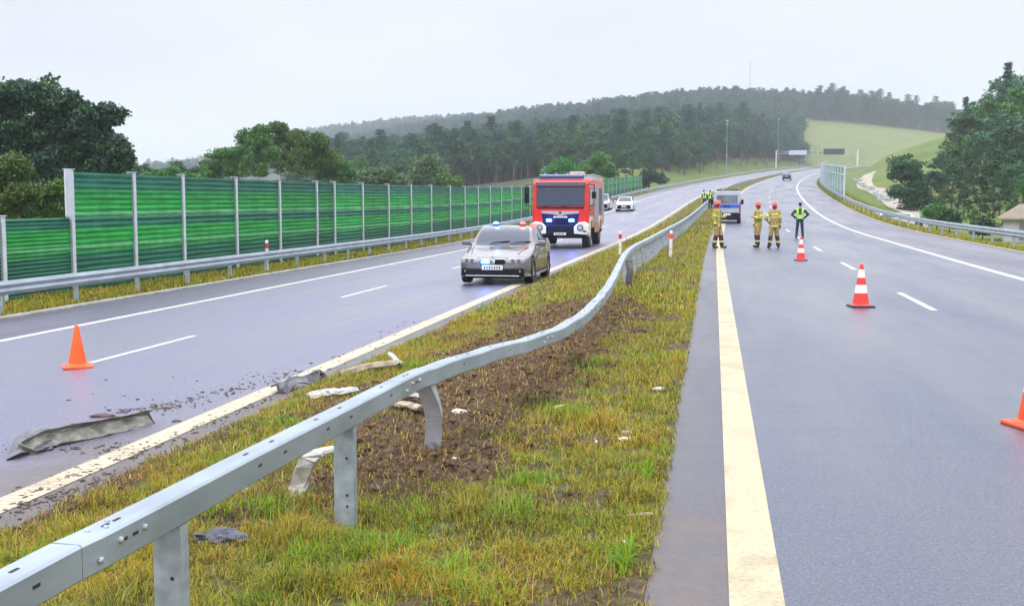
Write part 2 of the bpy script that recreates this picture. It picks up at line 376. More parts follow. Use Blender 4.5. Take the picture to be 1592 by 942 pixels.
m_left = asphalt('wet_asphalt_left', .135, (.90, .88, 1.50), .36, dirt=[('X', -6.6, -5.0), ('Y', 12.5, 8.5)])
m_sh = asphalt('shoulder_asphalt', .062, (.95, .85, 1.7), .36)
m_shm = asphalt('median_side_asphalt', .05, (.95, .9, 1.45), .42, dirt=[('X', .5, .1), ('Y', 7.8, 6.4)])
m_shl = asphalt('inner_edge_asphalt', .055, (1.0, .93, 1.05), .45, dirt=[('Y', 14, 9)])
strip('road_right', .10, 7.3, m_right, 0, n=9, wd=(0, 1))
strip('road_right_edge', -.30, .10, m_shm, -.001, n=3)
strip('road_right_shoulder', 7.3, 10.6, m_sh, 0, n=4, wd=(1, 1))
strip('road_left', -12.13, -5.05, m_left, 0, n=9)
strip('road_left_shoulder', -14.68, -12.13, m_sh, 0, n=4)
strip('road_left_edge', -5.05, -4.6, m_shl, -.001, n=3)
def paint(name, col, rib=False, wear=.35):
    m = bpy.data.materials.new(name); m.use_nodes = True; t = m.node_tree; b = t.nodes['Principled BSDF']; tc = t.nodes.new('ShaderNodeTexCoord')
    n = nd(t, 'ShaderNodeTexNoise', Scale=30.0, Detail=6.0, Roughness=.75); t.links.new(tc.outputs['UV'], n.inputs['Vector'])
    n2 = nd(t, 'ShaderNodeTexNoise', Scale=2.0, Detail=5.0); t.links.new(tc.outputs['UV'], n2.inputs['Vector'])
    c = ramp(t, n.outputs['Fac'], [(.25, tuple(k * .45 for k in col)), (wear + .08, tuple(k * .92 for k in col)), (.75, tuple(min(1, k * 1.06) for k in col))])
    c = mixc(t, .6, c, ramp(t, n2.outputs['Fac'], [(.3, (.58, .50, .40)), (.5, (1.0, 1.0, 1.0)), (.7, (1.06, 1.06, 1.06))]), 'MULTIPLY')
    h = n.outputs['Fac']
    if rib:
        w = nd(t, 'ShaderNodeTexWave', Scale=rib, Distortion=1.2); w.bands_direction = 'Y'; w.inputs['Detail'].default_value = 2
        t.links.new(tc.outputs['UV'], w.inputs['Vector'])
        c = mixc(t, .5, c, ramp(t, w.outputs['Fac'], [(.08, (.45, .43, .42)), (.3, (1, 1, 1))]), 'MULTIPLY'); h = w.outputs['Fac']
    t.links.new(c, b.inputs['Base Color']); b.inputs['Roughness'].default_value = .42
    bp = nd(t, 'ShaderNodeBump', Strength=.6, Distance=.006); t.links.new(h, bp.inputs['Height']); t.links.new(bp.outputs[0], b.inputs['Normal']); return m
m_cream = paint('cream_line_paint', (.52, .45, .29), wear=.42); m_ribl = paint('ribbed_line_paint', (.56, .48, .34), rib=3.6)
m_white = paint('white_line_paint', (.60, .60, .60))
strip('road_marking_median_right', .10, .36, m_cream, .004)
strip('road_marking_right_edge', 7.22, 7.45, m_white, .004, wd=(1, 1))
strip('road_marking_median_left', -5.20, -4.92, m_ribl, .004)
strip('road_marking_left_edge', -12.24, -12.02, m_white, .004)
# broken lane lines
def dashes(name, u, starts, ln=4, w=.13, mat=m_white, wd=0):
    V = []; Fq = []; UV = []
    for s in starts:
        for k in range(4):
            ya, yb = s + k * ln / 4, s + (k + 1) * ln / 4
            b0 = len(V)
            for (uu, yy) in ((u - w / 2, ya), (u + w / 2, ya), (u + w / 2, yb), (u - w / 2, yb)):
                V.append((uu + float(shift(yy)) + wd * float(widen(yy)), yy, float(zr(yy) + zc(u)) + .004 + (uu - u) * float(zc(u + .5) - zc(u - .5))))
                UV.append((uu, yy))
            Fq.append((b0, b0 + 1, b0 + 2, b0 + 3))
    o = npmesh(name, V, Fq, mat); me = o.data; uvl = me.uv_layers.new(name='uv'); li = np.empty(len(me.loops), np.int32); me.loops.foreach_get('vertex_index', li)
    uvl.data.foreach_set('uv', np.array(UV, np.float32)[li].ravel()); o['kind'] = 'structure'
D0 = road_at(1460, 483).y; E0 = road_at(148, 562).y; E1 = road_at(305, 522).y
print('dash', D0, road_at(1400, 457).y, road_at(1332, 420).y, road_at(1310, 409).y, 'left', E0, E1, road_at(540, 461).y, road_at(612, 443).y)
dashes('road_marking_lane_right', 3.80, [D0 + 12 * k for k in range(-1, 64)], wd=.5)
dashes('road_marking_lane_left', -8.77, [E1 - 4 + 12 * k for k in range(-1, 64)])
# kerb strip beside the left shoulder, small concrete edge of the right one
m_conc = M('kerb_concrete', (.30, .29, .26), .7, var=.25, scale=3, bump=.3, bscale=40)
def rib(name, u, prof, mat, y0, y1, wd=0, dz=0, **k):
    yv = YS[(YS > y0) & (YS < y1)]; yv = np.r_[y0, yv, y1]
    path = [(u + float(shift(y)) + wd * float(widen(y)), y, float(zr(y) + zc(u)) + dz) for y in yv]
    return MB().sweep(path, prof)
KP = [(-.09, -.1), (.09, -.1), (.09, .05), (.06, .075), (-.07, .075), (-.09, .05)]
for nm, u, a, bb, w in (('kerb_left', -14.76, -12, 700, 0), ('kerb_right', 10.7, -12, 700, 1)):
    setp(rib(nm, u, KP, m_conc, a, bb, wd=w, dz=-.03).build(nm, m_conc), kind='structure')
# ================================================================== MEDIAN GROUND, SOIL AND GRASS
def soil(u, y):
    """where the crash ploughed the turf: 0 grass .. 1 bare soil"""
    n = vnoise(u, y, .9, 4, 3); n2 = vnoise(u, y, .25, 3, 5)
    c = np.interp(y, [7, 9, 13, 18, 24], [-2.35, -2.40, -2.35, -2.45, -2.2]); w = np.interp(y, [6, 7.6, 9, 14, 19, 23, 25], [.1, .6, .85, .9, 1.1, .6, .1])
    a = 1 - sst(np.abs(u - c) / w + (n - .5) * 2.6 + (n2 - .5) * 1.0, .7, 1.15); a = a * sst(y, 6.6, 8.0) * (1 - sst(y, 22, 25))
    b_ = sst(-u, 4.0, 4.5) * (1 - sst(y, 8, 11)) * sst(n + n2 * .4, .45, .75)
    d = (1 - sst(np.hypot(u + .75, (y - 5.35)), .15, .55)) * .8 * sst(n2, .3, .6)
    e = sst(n + .35 * n2, .78, .92) * .75
    g = (1 - sst(np.hypot(u + 2.35, (y - 8.75) * .9), .2, .55)) * .95
    return np.clip(np.maximum.reduce([a, b_, d, e, g]), 0, 1)
def mheight(u, y):
    s = soil(u, y); n = vnoise(u, y, .35, 4, 7); m = vnoise(u, y, .09, 3, 9)
    edge = sst(u, -4.62, -4.3) * (1 - sst(u, -.5, -.3))
    return zr(y) + zc(u) + edge * ((n - .5) * .06 + s * (m - .45) * .17 + s * .025 + .012 - .05 * sst(u, -4.62, -4.4) * 0) 
yv = np.unique(np.r_[np.arange(-1, 3, .2), np.arange(3, 14, .045), np.arange(14, 26, .09), np.arange(26, 60, .5), np.arange(60, 320, 3), np.arange(320, 790, 10)])
uvv = np.r_[np.arange(-4.62, -.30, .045), -.30]
Ug, Yg = np.meshgrid(uvv, yv); Zg = mheight(Ug, Yg); i = np.arange(Ug.size).reshape(Ug.shape)
f = np.stack([i[:-1, :-1], i[:-1, 1:], i[1:, 1:], i[1:, :-1]], -1).reshape(-1, 4)
ms = bpy.data.materials.new('median_turf_and_soil'); ms.use_nodes = True; t = ms.node_tree; b = t.nodes['Principled BSDF']; b.inputs['Roughness'].default_value = .85
tc = t.nodes.new('ShaderNodeTexCoord'); at = nd(t, 'ShaderNodeAttribute', attribute_name='soil')
n1 = nd(t, 'ShaderNodeTexNoise', Scale=14.0, Detail=8.0, Roughness=.7); t.links.new(tc.outputs['Object'], n1.inputs['Vector'])
n2 = nd(t, 'ShaderNodeTexNoise', Scale=1.3, Detail=5.0, Roughness=.6); t.links.new(tc.outputs['Object'], n2.inputs['Vector'])
g = ramp(t, n1.outputs['Fac'], [(.3, (.030, .024, .008)), (.55, (.075, .07, .018)), (.75, (.15, .12, .035))])
g2 = ramp(t, n2.outputs['Fac'], [(.35, (1.15, .75, .6)), (.5, (1, 1, .8)), (.65, (.8, 1.3, .8))]); g = mixc(t, .8, g, g2, 'MULTIPLY')
so = ramp(t, n1.outputs['Fac'], [(.3, (.028, .016, .010)), (.5, (.085, .048, .028)), (.72, (.18, .11, .07))])
t.links.new(mixc(t, at.outputs['Fac'], g, so), b.inputs['Base Color'])
bp = nd(t, 'ShaderNodeBump', Strength=.7, Distance=.03); t.links.new(n1.outputs['Fac'], bp.inputs['Height']); t.links.new(bp.outputs[0], b.inputs['Normal'])
setp(npmesh('median_ground', np.stack([Ug + shift(Yg), Yg, Zg], -1), f, ms, smooth=True, attrs={'soil': soil(Ug, Yg).ravel()}), kind='structure')

mg = bpy.data.materials.new('grass_blades'); mg.use_nodes = True; t = mg.node_tree; b = t.nodes['Principled BSDF']
at = nd(t, 'ShaderNodeAttribute', attribute_name='tone'); t.links.new(at.outputs['Color'], b.inputs['Base Color']); b.inputs['Roughness'].default_value = .6
b.inputs['Subsurface Weight'].default_value = 0
tl = nd(t, 'ShaderNodeBsdfTranslucent'); t.links.new(at.outputs['Color'], tl.inputs['Color']); mxs = nd(t, 'ShaderNodeMixShader'); mxs.inputs[0].default_value = .3
t.links.new(b.outputs[0], mxs.inputs[1]); t.links.new(tl.outputs[0], mxs.inputs[2]); t.links.new(mxs.outputs[0], t.nodes['Material Output'].inputs['Surface'])
PAL = np.array([(.37, .42, .014), (.52, .46, .025), (.58, .32, .035), (.19, .42, .018), (.56, .46, .16), (.17, .095, .035), (.07, .11, .022)]) * np.array([.80, .80, .6])
def blades(name, u, y, zf, ln, wd, pal, lean=.5, lab=None, w2=None):
    n = len(u); a = rng.random(n) * 2 * np.pi; d = np.stack([np.cos(a), np.sin(a)], 1); p = np.stack([-d[:, 1], d[:, 0]], 1)
    L_ = ln * (.6 + .8 * rng.random(n)); le = lean * (.3 + rng.random(n) * 1.2); W = wd * (.7 + .6 * rng.random(n))
    x = u + shift(y); z = zf(u, y) - .005
    base = np.stack([x, y, z], 1)
    def ring(tt, wk):
        h = L_ * np.cos(le * tt) * tt; o = L_ * np.sin(le * tt) * tt
        c = base + np.concatenate([d * o[:, None], h[:, None]], 1); s = np.concatenate([p * (W * wk)[:, None] / 2, np.zeros((n, 1))], 1)
        return np.stack([c - s, c + s], 1)
    r0, r1, r2 = ring(0, 1), ring(.55, .8), ring(1., .15)
    v = np.concatenate([r0, r1, r2], 1).reshape(-1, 3); k = (np.arange(n) * 6)[:, None]
    f = np.concatenate([k + [[0, 1, 3, 2]], k + [[2, 3, 5, 4]]], 0)
    col = PAL[pal] * (.75 + .5 * rng.random((n, 1))); col = np.repeat(col, 6, 0)
    o = npmesh(name, v, f, mg, attrs={'tone': col}); o['kind'] = 'stuff'
    if lab: o['label'] = lab; o['category'] = 'grass'
    return o
def choose(u, y, s):
    a = vnoise(u, y, 1.1, 3, 21); g = vnoise(u, y, .55, 3, 23); r = rng.random(len(u))
    far = sst(y, 12, 30) * .15
    P = np.stack([.36 + 0 * a + far, .30 + .9 * np.clip(a - .45, 0, 1) + far, .05 + 2.6 * np.clip(a - .47, 0, 1), .03 + 4.2 * np.clip(g - .6, 0, 1) + .5 * np.clip(.42 - a, 0, 1), .10 + 0 * a, .22 + 1.5 * s + 1.2 * np.clip(.5 - g, 0, 1), .08 + 1.2 * np.clip(.45 - a, 0, 1)], 1)
    P /= P.sum(1, keepdims=True); c = P.cumsum(1); return (r[:, None] > c).sum(1).clip(0, 6)
def scatter(n, u0, u1, y0, y1, pw=1.0):
    k = rng.random(n); y = y0 + (y1 - y0) * k ** pw; return u0 + (u1 - u0) * rng.random(n), y
SET = [(250000, 2.6, 9, 1.0, .060, .0045), (120000, 9, 20, 1.1, .060, .007), (60000, 20, 60, 1.3, .085, .016), (22000, 60, 200, 1.3, .12, .04)]
UB = []; YB = []; LB = []; WB = []
for (n, a, b_, pw, ln, wd) in SET:
    u, y = scatter(n, -4.66, -.27, a, b_, pw); s = soil(u, y); keep = rng.random(n) > s * .93
    clump = vnoise(u, y, .16, 2, 31); keep &= rng.random(n) < .12 + 2.6 * (clump - .22)
    keep &= ~((u > -.34) & (rng.random(n) < .6))
    u, y, s, clump = u[keep], y[keep], s[keep], clump[keep]
    tall = (.45 + 1.3 * vnoise(u, y, .4, 3, 33) * (1 - .5 * s)) * (.55 + .9 * clump)
    UB.append(u); YB.append(y); LB.append(ln * tall * (1 + .5 * (vnoise(u, y, .3, 2, 41) > .68))); WB.append(np.full(len(u), wd))
U_ = np.concatenate(UB); Y_ = np.concatenate(YB)
blades('grass', U_, Y_, mheight, np.concatenate(LB), np.concatenate(WB), choose(U_, Y_, soil(U_, Y_)), .95, 'yellow green and tan grass growing on the central reservation between the carriageways')
# long stalks and green tufts
u, y = scatter(2600, -4.5, -.4, 3, 16); k = soil(u, y) < .6; u, y = u[k], y[k]
blades('dry_grass_stalks', u, y, mheight, np.full(len(u), .17), np.full(len(u), .0035), np.where(rng.random(len(u)) < .7, 4, 1), 1.0, 'long pale dry grass stalks leaning over the turf of the central reservation')
tu = []; ty = []
for (px, py, n) in [(800, 815, 300), (985, 900, 380), (480, 870, 320), (560, 860, 200), (930, 575, 260), (905, 655, 200), (870, 650, 140), (430, 790, 220), (340, 790, 150), (1010, 765, 160), (640, 560, 200), (700, 905, 260), (820, 760, 160)]:
    q = atz(px, py, -.1); tu.append(q.x + rng.normal(0, .10, n)); ty.append(q.y + rng.normal(0, .12, n))
tu = np.concatenate(tu).clip(-4.5, -.42); ty = np.concatenate(ty)
blades('green_tufts', tu, ty, mheight, np.full(len(tu), .11), np.full(len(tu), .0065), np.where(rng.random(len(tu)) < .6, 3, 0), .8, 'fresh green grass tufts standing out of the drier turf of the central reservation')
# verges
def vz(u, y): return zr(y) + zc(u)
u, y = scatter(70000, -17.3, -14.83, 22, 200, 1.5); s = vnoise(u, y, 2, 3, 77)
blades('left_verge_grass', u, y, vz, .13 * (.5 + vnoise(u, y, .8, 3, 45)), .012 + y * .00035, choose(u, y, s * .1), .6, 'grass verge under the corrugated guardrail in front of the green noise barrier')
u, y = scatter(70000, 10.78, 15.5, 30, 230, 1.4); u = u + widen(y)
blades('right_verge_grass', u, y, vz, .16 * (.5 + vnoise(u, y, .8, 3, 46)), .012 + y * .00035, choose(u, y, u * 0), .6, 'grass verge beneath the outer guardrail along the right hand shoulder')
# clods of earth
def lumps(n, u, y, zf, r0, r1, mat, name, lab, cat, flat=.7):
    bm = bmesh.new(); bmesh.ops.create_icosphere(bm, subdivisions=1, radius=1); bv = np.array([v.co[:] for v in bm.verts]); bf = np.array([[v.index for v in f.verts] for f in bm.faces]); bm.free()
    r = r0 + (r1 - r0) * rng.random(n) ** 3; sc = np.stack([r * (.7 + .7 * rng.random(n)), r * (.7 + .7 * rng.random(n)), r * flat * (.6 + .6 * rng.random(n))], 1)
    a = rng.random(n) * 6.28; v = bv[None] * sc[:, None] * (1 + .28 * rng.standard_normal((n, len(bv), 1)).clip(-1.5, 1.5))
    c, s = np.cos(a)[:, None], np.sin(a)[:, None]; x = v[..., 0] * c - v[..., 1] * s; yy = v[..., 0] * s + v[..., 1] * c
    P = np.stack([x + (u + shift(y))[:, None], yy + y[:, None], v[..., 2] + zf(u, y)[:, None] + (r * .15)[:, None]], -1)
    f = (bf[None] + (np.arange(n) * len(bv))[:, None, None]).reshape(-1, 3)
    return setp(npmesh(name, P.reshape(-1, 3), f, mat), lab, cat, kind='stuff')
m_soil = M('wet_brown_soil', (.032, .018, .011), .8, scale=14, col2=(.19, .105, .06), bump=.5, bscale=60)
u, y = scatter(60000, -4.6, -.6, 6.5, 25); k = rng.random(len(u)) < soil(u, y) * .30 * (14 / y).clip(.4, 1); u, y = u[k], y[k]
lumps(len(u), u, y, mheight, .008, .042, m_soil, 'soil_clods', 'loose brown clods of earth torn up beneath the bent guardrail', 'soil')
u, y = scatter(60000, -4.6, -.9, 5.5, 25); k = rng.random(len(u)) < (soil(u, y) * .8 + .02) * (11 / y).clip(.3, 1); u, y = u[k], y[k]
blades('dead_grass', u, y, lambda a, b: mheight(a, b) + .02, np.full(len(u), .075), np.full(len(u), .005) + y * .0003, np.where(rng.random(len(u)) < .72, 5, np.where(rng.random(len(u)) < .5, 4, 2)), 1.9, 'torn brown and straw coloured dead grass lying over the ploughed soil')
m_crumb = M('dark_road_dirt', (.05, .035, .028), .6, scale=30, col2=(.13, .09, .06))
qs = [atz(rng.uniform(20, 560), 0, 0) for _ in range(0)]
uu = []; yy = []
for (x0, y0, x1, y1, n, sg) in [(160, 640, 300, 625, 150, .13), (230, 640, 480, 575, 330, .16), (20, 690, 260, 700, 200, .16), (480, 585, 640, 500, 160, .12), (50, 770, 420, 620, 420, .09), (0, 800, 260, 720, 420, .12), (150, 610, 600, 560, 60, .5), (700, 500, 830, 440, 60, .1)]:
    for _ in range(n):
        k = rng.random(); q = atz(x0 + (x1 - x0) * k, y0 + (y1 - y0) * k, -.31); uu.append(q.x + rng.normal(0, sg)); yy.append(q.y + rng.normal(0, sg))
uu = np.array(uu).clip(-12, -4.64); lumps(len(uu), uu, np.array(yy), lambda u, y: zr(y) + zc(u) + .001, .004, .024, m_crumb, 'road_rubble', 'dark crumbs of earth scattered on the left carriageway beside its inner edge line', 'rubble', .4)
for _n, (px, py, r) in enumerate([(285, 632, 0)]): pass
# ================================================================== CRASHED MEDIAN GUARDRAIL
m_galv = M('galvanised_steel', (.36, .42, .475), .42, .55, var=.17, scale=5, warp=(1, .35, 1), bump=.05, bscale=50, spec=.5)
m_galv2 = M('galvanised_post_steel', (.42, .48, .55), .45, .5, var=.22, scale=12, bump=.08, bscale=70)
m_dark = M('dark_slot', (.02, .02, .022), .6)
m_bolt = M('zinc_bolt', (.55, .56, .57), .35, .7)
edge = [(-200, 1015, .69), (0, 915, .69), (135, 845, .69), (284, 768, .685), (372, 722, .675), (460, 677, .665), (555, 629, .65), (650, 581, .635), (689, 567, .625), (725, 554.5, .605), (761, 543.5, .58), (800, 532, .55), (830, 526, .52), (860, 515, .50), (884, 505, .49), (905, 492.5, .49), (921, 480, .49), (934, 466, .50), (947, 450, .515), (956, 435, .535), (963, 421, .565), (970, 405, .61), (978, 391, .65), (992, 380, .68), (1010, 371, .69), (1045, 352, .69)]
rp_ = []
for (px, py, z) in edge:
    q = atz(px, py, z); rp_.append(Vector((q.x - .065, q.y, z - .065)))
rp_ = [Vector((rp_[1].x - .01, -1.5, rp_[1].z)), ] + rp_[1:]
yb = rp_[-1].y + 6
while yb < 700:
    rp_.append(Vector((-2.02 + float(shift(yb)), yb, float(zr(yb)) + .625))); yb += 3 if yb < 130 else 8
_ry = [p.y for p in rp_]
# resample smoothly
def cr(P, t):
    n = len(P); i = min(int(t), n - 2); s = t - i; a, b, c, d = P[max(i - 1, 0)], P[i], P[i + 1], P[min(i + 2, n - 1)]
    return .5 * ((2 * b) + (c - a) * s + (2 * a - 5 * b + 4 * c - d) * s * s + (3 * b - a - 3 * c + d) * s ** 3)
near = [cr(rp_, k / 5) for k in range(5 * 27)] + rp_[27:]
for i_, p_ in enumerate(near):
    if 8.5 < p_.y < 21: p_.x += .007 * math.sin(p_.y * 3.1) + random.uniform(-.0035, .0035); p_.z += .004 * math.sin(p_.y * 4.3 + 1) + random.uniform(-.002, .002)
def rail_at(y):
    k = next((i for i, p in enumerate(near) if p.y >= y), len(near) - 1); a, b = near[max(k - 1, 0)], near[k]
    s = 0 if b.y == a.y else (y - a.y) / (b.y - a.y); return a + (b - a) * s
gr = empty('median_guardrail', 'galvanised box beam guardrail on the central reservation, bent sideways and torn off its posts', 'guardrail', (-2.2, 0, -.1))
def loc(p): return Vector(p) - gr.location
PW, PH = .065, .065
BOX = [(-PW, -PH), (-PW, PH - .006), (-PW + .006, PH), (PW - .006, PH), (PW, PH - .006), (PW, -PH), (PW - .012, -PH), (PW - .012, PH - .012), (-PW + .012, PH - .012), (-PW + .012, -PH)]
BOX = [(-PW, -PH + .008), (-PW, PH - .010), (-PW + .010, PH), (PW - .010, PH), (PW, PH - .010), (PW, -PH + .008), (PW - .008, -PH), (-PW + .008, -PH)]
j1 = atz(132, 847, .69).y; j2 = atz(650, 582, .69).y; print('joints', j1, j2)
cuts = [-1.4, j1, j2, j2 + 4, j2 + 8, j2 + 12, 30, 60, 120, 240, 460, 690]
for a, b_ in zip(cuts[:-1], cuts[1:]):
    ys_ = [a + .004] + [p.y for p in near if a + .05 < p.y < b_ - .05] + [b_ - .004]
    pts = [loc(rail_at(y)) for y in ys_]
    o = MB().sweep(pts, BOX).build('rail', m_galv, gr)
    if b_ < 30:
        sl = MB(); bo = MB(); L_ = b_ - a
        c0 = a if a > 0 else a
        for dy in (.25, .33, L_ * .38, L_ * .46, L_ * .62, L_ * .72, L_ - .3):
            p = rail_at(a + dy); q = rail_at(a + dy + .05); d = (q - p).normalized(); rot = Matrix.Rotation(math.atan2(d.x, d.y) * -1, 3, 'Z')
            MB().box(loc(p + Vector((0.0, 0, PH + .0012))), (.012, .045, .003), rot).build('bolt_slot', m_dark, gr)
            MB().box(loc(p + Vector((PW + .0012, .02, .01))), (.003, .04, .012), rot).build('bolt_slot', m_dark, gr)
        for dy in (.10, .24, .42):
            p = rail_at(a + dy); MB().lathe([(.014, 0), (.013, .008), (.006, .012)], loc(p + Vector((PW, 0, .015 if dy > .2 else -.02))), 'x', 8).build('bolt', m_bolt, gr)
        for dx, dy in ((-.02, .16), (.02, .22), (-.02, .30)):
            p = rail_at(a + dy); MB().lathe([(.011, 0), (.010, .006), (.004, .009)], loc(p + Vector((dx, 0, PH))), 'z', 8).build('bolt', m_galv2, gr)
# seam plates inside the joints
for jy in (j1, j2):
    pts = [loc(rail_at(jy + d)) for d in (-.03, .0, .03)]
    MB().sweep(pts, [(x * .9, z * .9) for x, z in BOX]).build('joint_sleeve', m_dark, gr)
def cprof(w=.062, d=.07, th=.006):
    return [(-w, 0), (w, 0), (w, d), (w - .02, d), (w - .02, d - th), (w - th, d - th), (w - th, th), (-w + th, th), (-w + th, d - th), (-w + .02, d - th), (-w + .02, d), (-w, d)]
def post(x, y, z0, z1, parent, mat=m_galv2, w=.062, d=.07, name='post'):
    m = MB().prism(cprof(w, d), z0, z1, 'z'); m.v = [(p[0] + x, p[1] + y, p[2]) for p in m.v]; return m.build(name, mat, parent)
for (px, yy) in ((249, None), (530, None)):
    z = -.12
    # find the spot beneath the rail whose screen column is px
    best = min((abs(((Vector((rail_at(y).x, y, z)) - cam.location).x * math.cos(YAW) + y * math.sin(YAW)) / (-(rail_at(y).x) * math.sin(YAW) + y * math.cos(YAW)) * FPX + CX - px), y) for y in np.arange(3, 12, .02))
    y = best[1]; p = rail_at(y); print('post', px, y, p.x)
    post(p.x - gr.location.x, y - gr.location.y, -.5, p.z - PH - gr.location.z - .002, gr)
    for zz in (.15, .22, .45): MB().lathe([(.009, 0), (.009, .001)], loc((p.x + .02, y - .0015, zz - .12)), 'y', 8).build('post_hole', m_dark, gr)
# buckled post
p3 = atz(672, 705, -.10); pt = rail_at(p3.y - .35); print('p3', p3, pt)
pth = [Vector((p3.x + .02, p3.y, -.45)), Vector((p3.x, p3.y, -.1)), Vector((p3.x + .015, p3.y - .02, .06)), Vector((p3.x + .03, p3.y - .07, .2)), Vector((p3.x + .015, p3.y - .14, .34)), Vector((p3.x - .01, p3.y - .22, .46)), Vector((p3.x - .02, p3.y - .26, rail_at(p3.y - .26).z - PH - .002))]
pth = [cr(pth, k / 4) for k in range(25)]
sd = [Vector((math.cos(a), math.sin(a), 0)) for a in np.interp(np.arange(25), [0, 10, 24], [.1, .25, -.25])]
MB().sweep([loc(p) for p in pth], [(a, -b) for a, b in cprof(.066, .07)], sides=sd).build('buckled_post', M('scraped_post_steel', (.34, .38, .46), .45, .25, col2=(.58, .61, .66), scale=5, warp=(1, 1, .4)), gr)['label'] = 'buckled steel post twisted sideways'
# torn post hanging under the bend
q = atz(978, 447, -.1)
MB().sweep([loc(Vector((q.x, q.y, -.4))), loc(Vector((q.x, q.y, .05))), loc(Vector((q.x + .02, q.y + .1, .33))), loc(Vector((q.x - .02, q.y + .3, .52)))], [(a, -b) for a, b in cprof(.07, .08)], sides=[Vector((1, .3, 0))] * 4).build('torn_post', M('muddy_steel', (.045, .04, .04), .6, .3, col2=(.14, .12, .11)), gr)['label'] = 'muddy torn post'
yy = q.y + 1.2
while yy < 165:
    p = rail_at(yy); zg = float(zr(yy)) - .5
    post(p.x - gr.location.x, yy, zg - gr.location.z, p.z - PH - gr.location.z - .003, gr, w=.06, d=.08); yy += 2.0
# ================================================================== CORRUGATED GUARDRAILS
WP = [(0, .155), (.035, .15), (.045, .115), (.075, .085), (.078, .06), (.05, .03), (.035, 0), (.05, -.03), (.078, -.06), (.075, -.085), (.045, -.115), (.035, -.15), (0, -.155)]
def wrail(label, u, sgn, ya, yb, wd, step, pend, zoff=.60):
    g = empty('corrugated_guardrail', label, 'guardrail', (u + float(shift(ya)) + wd * float(widen(ya)), ya, float(corr(u, ya))))
    def P(y, du=0, dz=0): return Vector((u + du + float(shift(y)) + wd * float(widen(y)), y, float(corr(u, y)) + dz)) - g.location
    yv = [y for y in np.r_[ya, np.arange(ya + 2, 60, 4), np.arange(60, 320, 5), np.arange(320, yb, 10), yb] if ya <= y <= yb]
    th = [(a * -sgn, b) for a, b in WP] + [((a - .012) * -sgn, b) for a, b in WP[::-1]]
    MB().sweep([P(y, 0, zoff) for y in yv], th).build('rail', m_galv, g, smooth=True, sharp=60)
    y = ya + 1
    k = 0
    while y < pend:
        c = P(y, .06 * sgn, 0); m = MB().prism(cprof(.05, .06), -.4, zoff + .12, 'z'); m.v = [(p[0] + c.x, p[1] + c.y, p[2] + c.z) for p in m.v]; m.build('post', m_galv2, g)
        y += step; k += 1
    return g
def along(px, u):
    r_ = ray(px, 400); return u / (r_.x / r_.y)
yl = along(119, -15.1) - 3.02 * 4 + 0
wrail('corrugated guardrail along the left shoulder in front of the green noise barrier', -15.1, -1, yl - 1, 690, 0, 3.02, yl + 290)
wrail('corrugated guardrail along the right shoulder, curving away past the standing officer', 11.35, 1, 28, 690, 1, 4.1, 330)
# ================================================================== GREEN NOISE BARRIERS
mb = bpy.data.materials.new('green_barrier_slats'); mb.use_nodes = True; t = mb.node_tree; b = t.nodes['Principled BSDF']; b.inputs['Roughness'].default_value = .55; b.inputs['Specular IOR Level'].default_value = .25
tc = t.nodes.new('ShaderNodeTexCoord'); mp = nd(t, 'ShaderNodeMapping'); mp.inputs['Scale'].default_value = (.0, .05, 1.0); t.links.new(tc.outputs['Object'], mp.inputs[0])
w = nd(t, 'ShaderNodeTexNoise', Scale=6.5, Detail=4.0, Roughness=.75); t.links.new(mp.outputs[0], w.inputs['Vector'])
sp = t.nodes.new('ShaderNodeSeparateXYZ'); t.links.new(tc.outputs['Object'], sp.inputs[0])
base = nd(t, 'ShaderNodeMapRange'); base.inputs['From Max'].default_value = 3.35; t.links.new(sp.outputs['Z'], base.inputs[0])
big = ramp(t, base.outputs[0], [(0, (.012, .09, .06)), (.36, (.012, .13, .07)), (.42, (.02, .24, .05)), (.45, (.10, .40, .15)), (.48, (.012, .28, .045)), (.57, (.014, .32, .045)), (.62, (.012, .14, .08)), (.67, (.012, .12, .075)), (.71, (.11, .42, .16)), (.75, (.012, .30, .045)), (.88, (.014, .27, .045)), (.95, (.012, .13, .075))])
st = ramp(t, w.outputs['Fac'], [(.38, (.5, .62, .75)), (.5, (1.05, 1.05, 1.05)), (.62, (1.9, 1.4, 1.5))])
mb_c = mixc(t, .85, big, st, 'MULTIPLY'); oi = t.nodes.new('ShaderNodeObjectInfo'); hs = t.nodes.new('ShaderNodeHueSaturation'); vr = nd(t, 'ShaderNodeMapRange'); vr.inputs['To Min'].default_value = .78; vr.inputs['To Max'].default_value = 1.15
t.links.new(oi.outputs['Random'], vr.inputs[0]); t.links.new(vr.outputs[0], hs.inputs['Value']); dn = nd(t, 'ShaderNodeTexNoise', Scale=1.4, Detail=6.0, Roughness=.7); t.links.new(tc.outputs['Object'], dn.inputs['Vector'])
t.links.new(mixc(t, .6, mb_c, ramp(t, dn.outputs['Fac'], [(.35, (.62, .66, .66)), (.6, (1.08, 1.08, 1.08))]), 'MULTIPLY'), hs.inputs['Color']); t.links.new(hs.outputs[0], b.inputs['Base Color'])
m_post = M('barrier_post_zinc', (.60, .64, .70), .5, .1, var=.1, scale=4)
nb = empty('noise_barrier', 'long green slatted noise barrier with grey posts behind the left guardrail', 'noise barrier', (-17.2, 20, -.62))
def btop(y): return float(np.interp(y, [0, 70, 112, 190, 260], [2.66, 2.70, 2.3, 2.05, 2.0]))
posts = [along(3, -17.2) - 4] + [along(px_, -17.2) for px_ in (3, 112, 209, 285, 367, 434, 491, 518, 561, 600, 634, 664, 692)]
print('posts', posts)
while posts[-1] < 192: posts.append(posts[-1] + 4.15)
